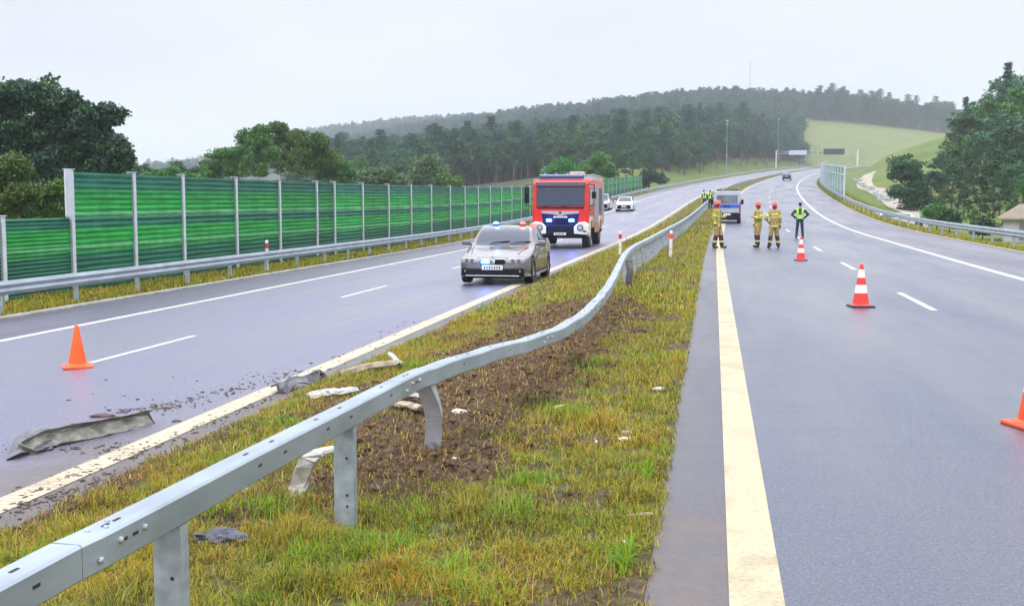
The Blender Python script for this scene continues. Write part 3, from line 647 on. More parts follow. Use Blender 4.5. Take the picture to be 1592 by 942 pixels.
def bay(parent, u, y0, y1, top0, top1, name='panel', mat=mb, th=.06, ribs=True, zb=-.25):
    x0, x1 = u + float(shift(y0)), u + float(shift(y1)); z0, z1 = float(corr(u, y0)) + zb, float(corr(u, y1)) + zb
    prof = []; H0, H1 = top0 - z0, top1 - z1; n = 46 if ribs else 2
    V = []; F = []
    zs = []
    for k in range(n + 1): zs.append((k / n, (.022 if (k % 2) else 0) if ribs else 0))
    pts = [(f, o) for f, o in zs] + [(1, -th), (0, -th)]
    for (x, y, z, H) in ((x0, y0, z0, H0), (x1, y1, z1, H1)):
        for f, o in pts: V.append((x + o, y, z + f * H))
    m = len(pts)
    for k in range(m): F.append((k, (k + 1) % m, m + (k + 1) % m, m + k))
    F.append(tuple(range(m))); F.append(tuple(range(2 * m - 1, m - 1, -1)))
    mbv = MB(); loc0 = Vector((x0, y0, z0 - .0)); mbv.add([Vector(v) - loc0 for v in V], F)
    o = mbv.build(name, mat, parent); o.location = loc0 - Vector(parent.location); return o
for a, b_ in zip(posts[:-1], posts[1:]):
    for_low = b_ < posts[2] + .1
    ta = float(zr(a)) + btop(a); tb = float(zr(b_)) + btop(b_)
    if for_low: ta = tb = 1.44
    bay(nb, -17.2, a + .07, b_ - .07, ta, tb)
for y in posts:
    x = -17.2 + float(shift(y)); zb = float(corr(-17.2, y)) - .3; zt = float(zr(y)) + btop(y) + .06
    if y < posts[2] - .1: zt = 1.52
    m = MB()
    hw = .075
    for dx in (-.10, .075): m.box((x + dx, y, (zb + zt) / 2), (.014, 2 * hw, zt - zb))
    m.box((x - .0125, y, (zb + zt) / 2), (.16, .012, zt - zb)); m.box((x - .0125, y, zt + .008), (.26, 2 * hw + .05, .016))
    if abs(y - posts[2]) < .1:
        m.box((x + .10, y - .24, 2.12), (.05, .30, 1.26)); m.box((x + .13, y - .32, 2.12), (.05, .06, 1.26))
    m.v = [tuple(Vector(p) - nb.location) for p in m.v]; m.build('post', m_post, nb)
mgl = bpy.data.materials.new('green_acoustic_glass'); mgl.use_nodes = True; t = mgl.node_tree; b = t.nodes['Principled BSDF']
b.inputs['Base Color'].default_value = (.07, .36, .24, 1); b.inputs['Roughness'].default_value = .15; b.inputs['Alpha'].default_value = .62
nb2 = empty('glass_noise_barrier', 'short tall green glass noise barrier beyond the right guardrail where the road bends', 'noise barrier', (14.5, 134, 1.8))
y = 134.0; k = 0
while y < 330:
    for hh, (za, zb2) in enumerate(((-.2, 2.9), (2.9, 3.75))):
        u = 11.6; x0, x1 = u + .6 + float(shift(y)), u + .6 + float(shift(y + 6)); z0, z1 = float(zr(y)), float(zr(y + 6))
        V = [(x0, y + .1, z0 + za + .03), (x1, y + 5.9, z1 + za + .03), (x1, y + 5.9, z1 + zb2 - .03), (x0, y + .1, z0 + zb2 - .03)]
        V2 = [(a + .03, c, d) for a, c, d in V]
        m = MB(); m.add([Vector(p) - nb2.location for p in V + V2], [(0, 1, 2, 3), (7, 6, 5, 4), (0, 4, 5, 1), (1, 5, 6, 2), (2, 6, 7, 3), (3, 7, 4, 0)]); m.build('glass_pane', mgl, nb2)
    m = MB()
    for zz in (2.9, 3.78):
        a = Vector((12.2 + float(shift(y)), y, float(zr(y)) + zz)) - nb2.location; c = Vector((12.2 + float(shift(y + 6)), y + 6, float(zr(y + 6)) + zz)) - nb2.location
        m.sweep([a, c], [(-.04, -.04), (.04, -.04), (.04, .04), (-.04, .04)])
    m.build('rail', m_post, nb2)
    m = MB(); m.box(Vector((12.2 + float(shift(y)), y, float(zr(y)) + 1.7)) - nb2.location, (.16, .16, 4.3)); m.build('post', m_post, nb2)
    y += 6
# ================================================================== ROAD FURNITURE
m_wplast = M('white_plastic', (.78, .78, .78), .4, var=.08, scale=8); m_redref = M('red_reflector', (.62, .03, .03), .3, var=.1)
m_orref = M('orange_red_reflector', (.75, .12, .05), .3, var=.1)
def delineator(label, p, h, tilt=0, mred=m_redref, side=False):
    g = empty('delineator_post', label, 'delineator', p, 0, None); g.rotation_euler = (0, tilt, 0)
    MB().lathe([(.055, -.15), (.055, h - .28)], n=10).build('post', m_wplast, g, smooth=True)
    MB().lathe([(.057, h - .28), (.057, h - .10)], n=10).build('reflector_band', mred, g, smooth=True)
    MB().lathe([(.056, h - .10), (.052, h - .02), (.03, h), (.005, h + .005)], n=10).build('cap', m_wplast, g, smooth=True)
    m = MB(); m.box((0, -.058, h * .35), (.03, .01, .03)); m.build('rivet', m_dark, g)
    if side:
        m = MB(); m.box((.085, 0, h - .17), (.05, .02, .13), bev=.006); m.box((-.085, 0, h - .17), (.05, .02, .13), bev=.006); m.build('side_reflector', mred, g)
    return g
q = atz(964, 398, -.2); delineator('white delineator post with red band standing left of the median guardrail', q, .93)
q = atz(1042, 402, -.1); delineator('white delineator post with orange side reflectors on the grass right of the median guardrail', q, .96, R(1.5), m_orref, True)
yq = along(415, -15.38)
delineator('white delineator post with red band in front of the green noise barrier', (-15.38, yq, float(corr(-15.4, yq))), 1.12)
# cones
m_or = M('orange_cone_rubber', (.95, .11, .012), .35, var=.08, scale=5, emit=None); m_redc = M('red_cone_rubber', (.85, .045, .03), .4, var=.1, scale=6)
m_whc = M('white_cone_band', (.85, .82, .82), .35, var=.06); m_blk = M('black_rubber', (.03, .03, .04), .5, var=.2)
def cone(label, p, h, r0, r1, base, bands, mats, rz=0, group='traffic cones', bmat=None, bh=.035):
    g = empty('traffic_cone', label, 'traffic cone', p, rz, group)
    m = MB(); m.box((0, 0, bh / 2), (base, base, bh), bev=.012)
    for a in range(8):
        w_ = a * math.pi / 4 + math.pi / 8
    m.build('base', bmat, g)
    R_ = lambda z: r0 + (r1 - r0) * z / h
    edges_ = [0] + bands + [1]
    MB().lathe([(r0 * 1.22, bh - .004), (r0 * 1.16, bh + .012), (R_(bh + .02), bh + .03)], n=28).build('collar', mats[0], g, smooth=True)
    for k in range(len(edges_) - 1):
        a = bh + .02 + (h - bh - .02) * edges_[k]; b_ = bh + .02 + (h - bh - .02) * edges_[k + 1]; o = 0.002 if k % 2 else 0
        pr = [(R_(a) + o, a), (R_(b_) + o, b_)]
        if k == len(edges_) - 2: pr += [(r1 * .9, b_ + .008), (r1 * .6, b_ + .01)]
        MB().lathe(pr, n=28).build('cone_body' if k % 2 == 0 else 'reflective_band', mats[k % 2], g, smooth=True)
    return g
q = road_at(121, 571); print('cone', q)
cone('plain orange traffic cone on the wet left carriageway', q, .58, .135, .028, .40, [], [m_or, m_or], R(32), bmat=m_or)
q = road_at(1338, 477)
cone('larger whole red traffic cone with white bands and black base on the right carriageway', q, .76, .155, .03, .42, [.28, .49, .67, .88], [m_redc, m_whc], R(8), bmat=m_blk)
q = road_at(1245, 405)
cone('small distant red and white banded traffic cone in front of the standing officer', q, .74, .15, .03, .42, [.28, .49, .67, .88], [m_redc, m_whc], R(-6), bmat=m_blk)
q = road_at(1609, 663)
cone('orange traffic cone with a white band cut off by the right edge of the photo', q, .72, .15, .03, .40, [.36, .62], [M('orange_red_cone', (.90, .09, .02), .4, var=.1), m_whc], R(20), bmat=MATS['orange_red_cone'])
# lamp masts
def mast(label, u, y, h, arm=0, cam_=True):
    x = u + float(shift(y)); z = float(land(x, y)); g = empty('tall_mast', label, 'mast', (x, y, z))
    MB().tube([(0, 0, -.3), (0, 0, h)], [.13, .06], 10).build('pole', m_galv, g, smooth=True)
    m = MB(); m.box((0, 0, h + .15), (.9, .35, .3), bev=.05); m.box((0, 0, h - .9), (.5, .3, .4), bev=.04); m.build('camera_head', m_galv2, g)
    MB().box((0, 0, h * .38), (.34, .3, .8), bev=.02).build('cabinet', m_galv2, g)
mast('tall grey camera mast on the grassy bank left of the road before the gantry', -17.6, 352, 16.2)
mast('more distant thin grey mast next to the gantry at the forest edge', -21.5, 515, 21)
# gantry
def UY(u, y, z): return Vector((u + float(shift(y)), y, float(zr(y)) + z))
G = UY(-2.3, 512, 0); g = empty('sign_gantry', 'grey sign gantry spanning both carriageways far away where the road bends', 'gantry', G)
gx0, gx1 = -19.5, 14.2
for xx in (gx0, gx1): 
    m = MB(); m.box((xx, 0, 3.4), (.55, .55, 7.6), bev=.05); m.build('upright', m_wplast, g)
m = MB()
for zz in (5.7, 6.8):
    for yy_ in (-.4, .4): m.tube([(gx0, yy_, zz), (gx1, yy_, zz)], .08, 6)
xx = gx0; k = 0
while xx < gx1 - 1:
    m.tube([(xx, -.4, 5.7 if k % 2 else 6.8), (xx + 1.2, -.4, 6.8 if k % 2 else 5.7)], .05, 5); xx += 1.2; k += 1
m.build('truss', m_galv, g)
MB().box((-10.6, -.65, 6.2), (7.4, .3, 1.9), bev=.03).build('light_sign_panel', M('pale_sign_face', (.55, .62, .75), .4, var=.05), g)['label'] = 'pale sign panel'
MB().box((4.4, -.75, 6.5), (8.6, .45, 2.5), bev=.03).build('dark_sign_panel', M('dark_display', (.035, .03, .035), .4, var=.2), g)['label'] = 'dark unlit display panel'
for xx in (-15.2, -3.6, -1.2, .8): MB().box((xx, -.6, 6.2), (1.0, .25, 1.2), bev=.03).build('small_sign', M('small_sign_grey', (.22, .25, .26), .5), g)
# ================================================================== TREES
def leafmat(name, a, b_, c):
    m = bpy.data.materials.new(name); m.use_nodes = True; t = m.node_tree; b = t.nodes['Principled BSDF']; b.inputs['Roughness'].default_value = .6
    at = nd(t, 'ShaderNodeAttribute', attribute_name='tone'); oi = t.nodes.new('ShaderNodeObjectInfo')
    k_ = np.array([.66, .76, .80]); col = ramp(t, at.outputs['Fac'], [(0, tuple(np.array(a) * k_)), (.5, tuple(np.array(b_) * k_)), (1, tuple(np.array(c) * k_))])
    hs = t.nodes.new('ShaderNodeHueSaturation'); mr = nd(t, 'ShaderNodeMapRange'); mr.inputs['To Min'].default_value = .7; mr.inputs['To Max'].default_value = 1.3
    t.links.new(oi.outputs['Random'], mr.inputs[0]); t.links.new(mr.outputs[0], hs.inputs['Value']); 
    mh = nd(t, 'ShaderNodeMapRange'); mh.inputs['To Min'].default_value = .475; mh.inputs['To Max'].default_value = .53; t.links.new(oi.outputs['Random'], mh.inputs[0]); t.links.new(mh.outputs[0], hs.inputs['Hue'])
    t.links.new(col, hs.inputs['Color']); t.links.new(hs.outputs[0], b.inputs['Base Color'])
    tl = nd(t, 'ShaderNodeBsdfTranslucent'); t.links.new(hs.outputs[0], tl.inputs['Color']); ms_ = nd(t, 'ShaderNodeMixShader'); ms_.inputs[0].default_value = .22
    t.links.new(b.outputs[0], ms_.inputs[1]); t.links.new(tl.outputs[0], ms_.inputs[2]); t.links.new(ms_.outputs[0], t.nodes['Material Output'].inputs['Surface']); return m
LM = {'oak': leafmat('oak_leaves', (.018, .05, .028), (.038, .09, .045), (.10, .18, .045)),
      'bush': leafmat('bush_leaves', (.06, .14, .02), (.12, .24, .03), (.24, .36, .06)),
      'green': leafmat('bright_leaves', (.06, .16, .02), (.105, .25, .03), (.20, .38, .055)),
      'pale': leafmat('pale_leaves', (.08, .12, .04), (.13, .17, .06), (.20, .23, .10)),
      'mid': leafmat('mid_green_leaves', (.035, .105, .045), (.07, .17, .065), (.13, .25, .08)),
      'dark': leafmat('conifer_needles', (.032, .095, .070), (.07, .165, .115), (.15, .25, .13))}
m_bark = M('grey_brown_bark', (.10, .075, .055), .9, var=.3, scale=4, bump=.6, bscale=20)
m_pbark = M('pine_bark', (.16, .11, .085), .9, var=.3, scale=3, bump=.4, bscale=20)
def leaves(blobs, n, size, cl_r, ncl=60, rg=rng, droop=0):
    """leaf quads gathered in clumps that fill the ellipsoids; returns verts, faces, tone"""
    C = []; Wt = []
    for (c, r) in blobs:
        r = np.array(r, float) * np.ones(3); k = max(4, int(ncl)); d = rg.normal(size=(k, 3)); d /= np.linalg.norm(d, axis=1, keepdims=True)
        rad = rg.random((k, 1)) ** .45; C.append(np.array(c) + d * rad * r); Wt += [1.0] * k
    C = np.concatenate(C); m = len(C); tone_c = rg.random(m); R_c = cl_r * (.6 + .8 * rg.random(m))
    ci = rg.integers(0, m, n); d = rg.normal(size=(n, 3)); d /= np.linalg.norm(d, axis=1, keepdims=True)
    P = C[ci] + d * (rg.random((n, 1)) ** .5) * R_c[ci][:, None] * np.array([1, 1, .6]); P[:, 2] -= droop * np.abs(d[:, 0]) * R_c[ci]
    nrm = rg.normal(size=(n, 3)) + np.array([0, 0, .8]); nrm /= np.linalg.norm(nrm, axis=1, keepdims=True)
    a = np.cross(nrm, rg.normal(size=(n, 3))); a /= np.linalg.norm(a, axis=1, keepdims=True); b_ = np.cross(nrm, a)
    s = size * (.6 + .8 * rg.random((n, 1))); a = a * s; b_ = b_ * s * .62
    V = np.stack([P - a, P - b_ * .9 + a * .1, P + a, P + b_], 1).reshape(-1, 3); F = np.arange(n * 4).reshape(-1, 4)
    tone = np.clip(tone_c[ci] * .6 + .4 * rg.random(n), 0, 1)
    return V, F, np.repeat(tone, 4)
def limbs(H, r, ends, rg, lean=0):
    m = MB(); top = Vector((lean, 0, H * .55))
    m.tube([(0, 0, -.4), (0, 0, H * .12), (lean * .4, 0, H * .3), tuple(top)], [r * 1.35, r, r * .8, r * .5], 8)
    for e in ends:
        e = Vector(e); s = Vector((lean * .4, 0, H * (.22 + .3 * rg.random()))); mid = s.lerp(e, .5) + Vector((0, 0, -.04 * H)); m.tube([tuple(s), tuple(mid), tuple(e)], [r * .4, r * .25, r * .08], 6)
    return m
def tree_from(name, label, cat, base, blobs, n, size, clr, lm, H, tr=.2, ncl=60, group=None, bark=None):
    """blobs relative to base"""
    g = empty(name, label, cat, base, 0, group)
    limbs(H, tr, [c for c, r in blobs], rng).build('trunk', bark or m_bark, g, smooth=True)
    V, F, tn = leaves(blobs, n, size, clr, ncl); npmesh('crown', V, F, LM[lm], g, attrs={'tone': tn}); return g
def pixblobs(bl, y, base, dy=0):
    out = []
    for (px, py, rp) in bl:
        yy = y + rng.uniform(-1, 1) * rp / FPX * y * .5; c = atd(px, py, yy); r = rp / FPX * y; out.append(((c.x - base.x, c.y - base.y, c.z - base.z), (r, r, r * .8)))
    return out
def gbase(px, y):
    w = atd(px, 300, y); return Vector((w.x, y, float(land(w.x, y))))
# big dark oak at the left
b0 = gbase(52, 62)
tree_from('oak_tree', 'large dark spreading oak behind the left end of the noise barrier', 'tree', b0, pixblobs([(-70,160,55),(-20,152,44),(22,152,40),(64,148,38),(95,166,32),(-40,210,55),(10,205,44),(60,198,42),(105,196,36),(138,186,27),(170,182,20),(150,212,26),(176,230,24),(188,252,14),(120,236,32),(160,258,20),(82,246,32),(20,246,30),(-10,262,36),(60,280,30),(105,272,26),(40,225,34)], 62, b0), 85000, .12, .62, 'oak', 8.5, .32, 34)
def shrub(label, px, y, bl, n, size, lm, clr=.5, name='shrub', cat='shrub', group=None):
    b = gbase(px, y); return tree_from(name, label, cat, b, pixblobs(bl, y, b), n, size, clr, lm, max(.6, (CAMZ - b.z) + (300 - min(q[1] for q in bl)) / FPX * y) * .6, .07, 26, group)
shrub('yellow green shrub at the far left edge behind the lower barrier panel', 12, 44, [(0,270,26),(22,262,20),(-20,290,30),(35,300,22),(12,320,24)], 12000, .075, 'bush')
shrub('yellow green shrub touching the tall end post of the barrier', 90, 46, [(82,300,18),(96,292,12),(70,318,18),(100,322,14)], 7000, .075, 'bush')
shrub('dark green shrub under the oak, behind the lower barrier panel', 52, 50, [(55,318,22),(40,330,20),(75,335,18)], 7000, .08, 'mid')
shrub('mid green bushes between the oak and the tall end post of the barrier', 85, 75, [(60,262,22),(95,258,20),(118,268,14),(80,280,24),(112,285,14)], 9000, .11, 'mid')
shrub('hazy green bushes behind the first tall barrier panels', 215, 150, [(205,272,12),(222,266,13),(240,272,12),(190,278,12),(300,268,13),(318,262,14),(275,262,12)], 8000, .16, 'mid')
shrub('low green shrub just right of the oak above the barrier', 248, 110, [(248,272,14),(270,270,14),(230,276,10),(290,276,12)], 6000, .13, 'green')
for k, (px, y, lm, bl) in enumerate([
    (352, 118, 'green', [(345,250,24),(330,268,20),(365,262,22),(372,238,18)]), (402, 112, 'green', [(400,222,20),(382,214,13),(415,240,24),(398,258,24),(405,205,9)]),
    (440, 120, 'green', [(432,212,20),(432,200,11),(455,230,22),(440,250,24),(462,212,12)]), (485, 114, 'green', [(482,232,22),(500,246,22),(478,256,22),(495,222,14)]),
    (528, 118, 'bush', [(522,256,18),(538,268,14),(508,268,18)])]):
    shrub(['rounded green tree at the left of the bushy clump above the barrier', 'green tree with a spiky top second from the left in the clump above the barrier', 'tallest green tree in the middle of the clump above the barrier', 'green tree right of the tallest one in the clump above the barrier', 'light green low tree at the right end of the clump above the barrier'][k], px, y, bl, 11000, .13, lm, .7, 'broadleaf_tree', 'tree', 'broadleaf trees behind the noise barrier')
for k, (px, y, lm, bl) in enumerate([(585, 150, 'pale', [(575,278,16),(600,272,15),(618,282,12)]), (668, 165, 'pale', [(660,262,18),(680,270,18),(648,276,16),(668,250,11)]), (698, 150, 'bush', [(690,282,10),(705,284,10)]),
                                    (875, 190, 'green', [(872,258,14),(860,270,14),(888,266,14)]), (932, 185, 'green', [(935,250,15),(922,262,15),(945,265,13)]), (905, 200, 'mid', [(905,262,14),(898,275,14),(915,280,14)]), (1020, 215, 'mid', [(1010,270,10),(1000,280,12),(1025,278,9)])]):
    shrub(['pale grey green shrubs above the middle of the barrier', 'rounded pale green tree above the barrier midway to the fire engine', 'small yellow green bush beside the rounded pale tree above the barrier', 'bright green tree above the cab of the fire engine', 'bright green tree behind the rear of the fire engine', 'dark green tree between the two bright ones behind the fire engine', 'dark bush at the foot of the grassy bank'][k], px, y, bl, 6500, .20, lm, .9, 'broadleaf_tree', 'tree')
# ---- tree kinds that are copied
def proto_broad(H, seed, lm):
    rg = np.random.default_rng(seed); bl = []
    for k in range(9):
        a = rg.random() * 6.28; h = H * (.35 + .52 * rg.random()); r = H * .20 * (1 - .5 * abs(h / H - .55)); bl.append(((math.cos(a) * r * .9, math.sin(a) * r * .9, h), (H * .15, H * .15, H * .13)))
    bl.append(((0, 0, H * .86), (H * .09, H * .09, H * .1)))
    V, F, tn = leaves(bl, 5200, H * .017, H * .055, 14, rg); tr = limbs(H, H * .018, [c for c, r in bl[:7]], rg).mesh('trunk')
    tr.materials.append(m_bark); return V, F, tn, tr, LM[lm]
def proto_pine(H, seed, bare=.45, wid=.13, spruce=False, n=6500):
    rg = np.random.default_rng(seed); z0 = bare * H; tiers = 26 if spruce else 15; C = []; m = MB(); m.tube([(0, 0, -1), (0, 0, H * .5), (0, 0, H * .97)], [H * .013, H * .009, H * .002], 6)
    P = []; per = n // (tiers * 5)
    for i in range(tiers):
        f = i / (tiers - 1); z = z0 + (H - z0) * f * .97; R0 = H * wid * ((1 - f) ** .8 if spruce else (math.sin(math.pi * min(1, f * .64 + .22)) ** .8)) * (.75 + .5 * rg.random()) + .15
        for k in range(5):
            a = rg.random() * 6.28; L_ = R0 * (.6 + .5 * rg.random()); d = np.array([math.cos(a), math.sin(a), -.25 if spruce else .15])
            tt = rg.random((per, 1)) ** .7; p = np.array([0, 0, z]) + d * L_ * tt + rg.normal(size=(per, 3)) * np.array([1, 1, .55]) * H * .012; P.append(p)
    P = np.concatenate(P); n_ = len(P); nrm = rg.normal(size=(n_, 3)) + np.array([0, 0, 1.2]); nrm /= np.linalg.norm(nrm, axis=1, keepdims=True)
    a = np.cross(nrm, rg.normal(size=(n_, 3))); a /= np.linalg.norm(a, axis=1, keepdims=True); b_ = np.cross(nrm, a); s = H * .0115 * (.6 + .8 * rg.random((n_, 1))); a *= s; b_ *= s * .5
    V = np.stack([P - a, P - b_, P + a, P + b_], 1).reshape(-1, 3); F = np.arange(n_ * 4).reshape(-1, 4); tn = np.repeat(rg.random(n_), 4)
    tr = m.mesh('trunk'); tr.materials.append(m_pbark); return V, F, tn, tr, LM['dark']
PR = {'broad_a': proto_broad(10, 1, 'mid'), 'broad_b': proto_broad(11, 2, 'mid'), 'broad_c': proto_broad(9, 3, 'green'),
      'pine_a': proto_pine(20, 4, .45, .165), 'pine_b': proto_pine(22, 5, .38, .14), 'pine_c': proto_pine(19, 8, .5, .18), 'spruce_a': proto_pine(18, 6, .08, .15, True), 'spruce_b': proto_pine(21, 7, .12, .13, True)}
CM = {}
def crown_mesh(k):
    if k not in CM:
        V, F, tn, tr, lm = PR[k]; o = npmesh('crown', V, F, lm, attrs={'tone': tn}); CM[k] = o.data; bpy.data.objects.remove(o)
    return CM[k]
def put(kind, name, label, p, s, group, rz=None):
    g = empty(name, label, 'tree', p, rng.uniform(0, 6.28) if rz is None else rz, group); g.scale = (s * rng.uniform(.9, 1.15), s * rng.uniform(.9, 1.15), s)
    t_ = bpy.data.objects.new('trunk', PR[kind][3]); COL.objects.link(t_); t_.parent = g
    c_ = bpy.data.objects.new('crown', crown_mesh(kind)); COL.objects.link(c_); c_.parent = g; return g
# single tree right of the path
b = gbase(1410, 150); g = tree_from('broadleaf_tree', 'dense dark green tree standing alone between the path and the right wood', 'tree', b, pixblobs([(1402,252,16),(1418,262,18),(1400,272,18),(1428,285,18),(1412,300,22),(1395,300,14),(1435,310,16),(1410,322,20)], 150, b), 14000, .15, .7, 'mid', 6.5, .2, 26)
# wood on the right: (px, distance, px height of the top)
def top_tree(kind, px, y, pytop, name, label, group):
    b = gbase(px, y); t_ = atd(px, pytop, y); H = {'broad_a': 10, 'broad_b': 11, 'broad_c': 9, 'pine_a': 20, 'pine_b': 22, 'pine_c': 19, 'spruce_a': 18, 'spruce_b': 21}[kind]
    return put(kind, name, label, b, max(.25, (t_.z - b.z) / H), group)
RW = [(1448,150,262),(1462,170,232),(1480,150,250),(1495,185,205),(1500,160,232),(1512,200,165),(1505,230,158),(1528,170,200),(1535,210,150),(1545,150,225),(1560,180,170),(1552,225,122),(1575,160,190),(1585,205,125),(1592,150,215),(1600,230,118),(1615,180,160),(1610,140,240),(1470,135,290),(1500,128,285),(1525,130,270),(1555,125,262),(1580,128,250),(1605,120,262),(1640,150,170),(1650,200,110),(1668,130,230),(1690,170,130),(1485,215,200),(1520,240,150),(1570,240,108),(1458,120,312),(1540,112,300),(1510,112,318),(1578,110,305),(1620,105,300),(1465,190,240),(1475,200,222),(1645,240,100)]
for k, (px, y, pt) in enumerate(RW):
    kd = ['broad_a', 'broad_b', 'broad_a', 'broad_c', 'broad_b'][k % 5]
    top_tree(kd, px, y, pt, 'broadleaf_tree', 'mid green leafy tree among the dense wood covering the right hill', 'trees of the right wood')
top_tree('spruce_b', 1560, 222, 96, 'spruce_tree', 'dark pointed spruce rising above the leafy trees of the right wood', None)
top_tree('spruce_a', 1497, 235, 150, 'spruce_tree', 'dark spruce at the left edge of the right wood, lower than the pointed one', None)
top_tree('spruce_a', 1592, 232, 105, 'spruce_tree', 'dark spruce at the right edge of the photo above the leafy wood', None)
for k, (px, y, pt, lb) in enumerate([(1478, 100, 322, 'low grey green shrub behind the right guardrail near the lone dark tree'), (1458, 104, 315, 'brownish shrub behind the right guardrail beside the white parked vehicles'), (1530, 92, 335, 'low dark shrub behind the right guardrail left of the hut')]):
    b = gbase(px, y); h = (atd(px, pt, y).z - b.z); r = h * .36
    tree_from('shrub', lb, 'shrub', b, [((-r * .6, 0, h * .5), (r, r, h * .3)), ((r * .7, .3, h * .45), (r, r, h * .3)), ((0, 0, h * .7), (r * .7, r * .7, h * .22))], 5000, .10, .45, ['mid', 'bush', 'mid'][k], h * .6, .05, 20)
# ---- forest edge, row of single pines beside the bank and the meadow
def xe(y):  # edge of the wood beside the road
    P = [(130, 860), (180, 925), (220, 985), (250, 1010), (310, 1058), (400, 1128), (450, 1165), (520, 1205), (610, 1243), (680, 1250), (900, 1250)]
    return np.array([atd(np.interp(v, [p[0] for p in P], [p[1] for p in P]), 300, v).x for v in np.atleast_1d(y)])
edge_rows = []
for k in range(110):
    y = 235 + (880 - 235) * (k + rng.random() * .8) / 110; x = float(xe(y)[0]) - abs(rng.normal(0, 5)) - .5; edge_rows.append((x, y))
for k, (x, y) in enumerate(edge_rows):
    kd = ['pine_a', 'pine_b', 'pine_c', 'broad_a', 'pine_a', 'broad_b'][int(rng.integers(0, 6))] if y > 280 else ['broad_a', 'broad_b', 'pine_c'][k % 3]
    sc = rng.uniform(.8, 1.12) * (1.7 if kd.startswith('broad') else 1.0) * (.42 if y < 300 else .55 if y < 380 else .72)
    put(kd, {'p': 'pine_tree', 's': 'spruce_tree', 'b': 'broadleaf_tree'}[kd[0]], 'tall slender tree in the forest edge beyond the left carriageway', (x, y, float(land(x, y)) - .2), sc, 'trees of the forest edge')
for k in range(46):
    px = 1256 + (1478 - 1256) * (k + rng.random() * .7) / 46; y = float(np.interp(px, [1250, 1340, 1440, 1490], [905, 925, 955, 970])) + rng.uniform(0, 14); b = gbase(px, y)
    kd = ['pine_a', 'pine_b', 'pine_c'][k % 3]; put(kd, 'pine_tree', 'tall pine with a bare trunk in the row above the far meadow', b, rng.uniform(.95, 1.3), 'pines above the far meadow')
# ---- the far wood: one mass
def bounded(n, x0, x1, y0, y1): return rng.uniform(x0, x1, n), rng.uniform(y0, y1, n)
X1, Y1 = bounded(62000, -1000, 330, 300, 1130)
pxs = CX + FPX * ((X1 * math.cos(YAW) + Y1 * math.sin(YAW)) / (Y1 * math.cos(YAW) - X1 * math.sin(YAW)))
k = (X1 < np.interp(Y1, np.arange(230, 905, 10), xe(np.arange(230, 905, 10))) - 6) | (Y1 > 915 + np.clip((pxs - 1250) * .28, 0, 60))
k &= (pxs > 150) & (pxs < 1640); X1, Y1 = X1[k], Y1[k]
X2, Y2 = bounded(9000, -1500, -150, 1250, 1960); pxs = CX + FPX * ((X2 * math.cos(YAW) + Y2 * math.sin(YAW)) / (Y2 * math.cos(YAW) - X2 * math.sin(YAW))); k = (pxs > -150) & (pxs < 800); X2, Y2 = X2[k], Y2[k]
X3, Y3 = bounded(1500, -330, -70, 215, 300); k = X3 < xe(Y3) - 8; X3, Y3 = X3[k], Y3[k]
FX, FY = np.r_[X1, X2, X3], np.r_[Y1, Y2, Y3]; FZ = land(FX, FY) - .3; nF = len(FX)
pxa = CX + FPX * ((FX * math.cos(YAW) + FY * math.sin(YAW)) / (FY * math.cos(YAW) - FX * math.sin(YAW)))
lim = np.interp(pxa, [-100, 200, 350, 470, 520, 700, 860, 1000, 1120, 1200, 1250, 1330, 1400, 1480, 1520], [262, 260, 240, 200, 192, 179, 162, 150, 139, 146, 149, 152, 160, 182, 190])
top = 312 - (FZ + 17.5 - 1.9) / FY * FPX; kk_ = (top > lim - 3 + rng.normal(0, 2.2, nF)); kk_ &= (pxa > 470) | (FY > 1000); FX, FY, FZ = FX[kk_], FY[kk_], FZ[kk_]; nF = len(FX)
fo = npmesh('forest_trees', np.stack([FX, FY, FZ], 1), np.array([[0, 1, 2]]), None) if False else None
me = bpy.data.meshes.new('forest'); me.vertices.add(nF); me.vertices.foreach_set('co', np.stack([FX, FY, FZ], 1).astype(np.float32).ravel())
dec = vnoise(FX, FY, 90, 3, 61) + .25 * (FY < 420)
kind_ = np.where(rng.random(nF) < np.clip((dec - .40) * 3.2, .12, .92), rng.integers(0, 3, nF), np.where(rng.random(nF) < .86, 3 + rng.integers(0, 3, nF), 6 + rng.integers(0, 2, nF)))
sc = rng.uniform(.62, 1.05, nF) * np.where(kind_ < 3, 1.6, 1.0); sc = np.where(FY < 330, sc * .8, sc)
a = me.attributes.new('k', 'INT', 'POINT'); a.data.foreach_set('value', kind_.astype(np.int32))
a = me.attributes.new('s', 'FLOAT', 'POINT'); a.data.foreach_set('value', sc.astype(np.float32))
a = me.attributes.new('r', 'FLOAT', 'POINT'); a.data.foreach_set('value', (rng.random(nF) * 6.28).astype(np.float32))
fo = link('forest', me, None); setp(fo, 'mixed pine and broadleaf forest covering the hills in the distance', 'forest', kind='stuff')
pc = bpy.data.collections.new('tree_kinds')
for i, kk in enumerate(['broad_a', 'broad_b', 'broad_c', 'pine_a', 'pine_b', 'pine_c', 'spruce_a', 'spruce_b']):
    V, F, tn, tr, lm = PR[kk]; cm = crown_mesh(kk); bm = bmesh.new(); bm.from_mesh(cm); bm.from_mesh(tr)
    nf = len(cm.polygons); bm.faces.ensure_lookup_table()
    for fi in range(nf, len(bm.faces)): bm.faces[fi].material_index = 1
    nm = bpy.data.meshes.new('whole_tree'); bm.to_mesh(nm); bm.free(); nm.materials.append(lm); nm.materials.append(m_pbark)
    pc.objects.link(bpy.data.objects.new('tree_kind_%d' % i, nm))
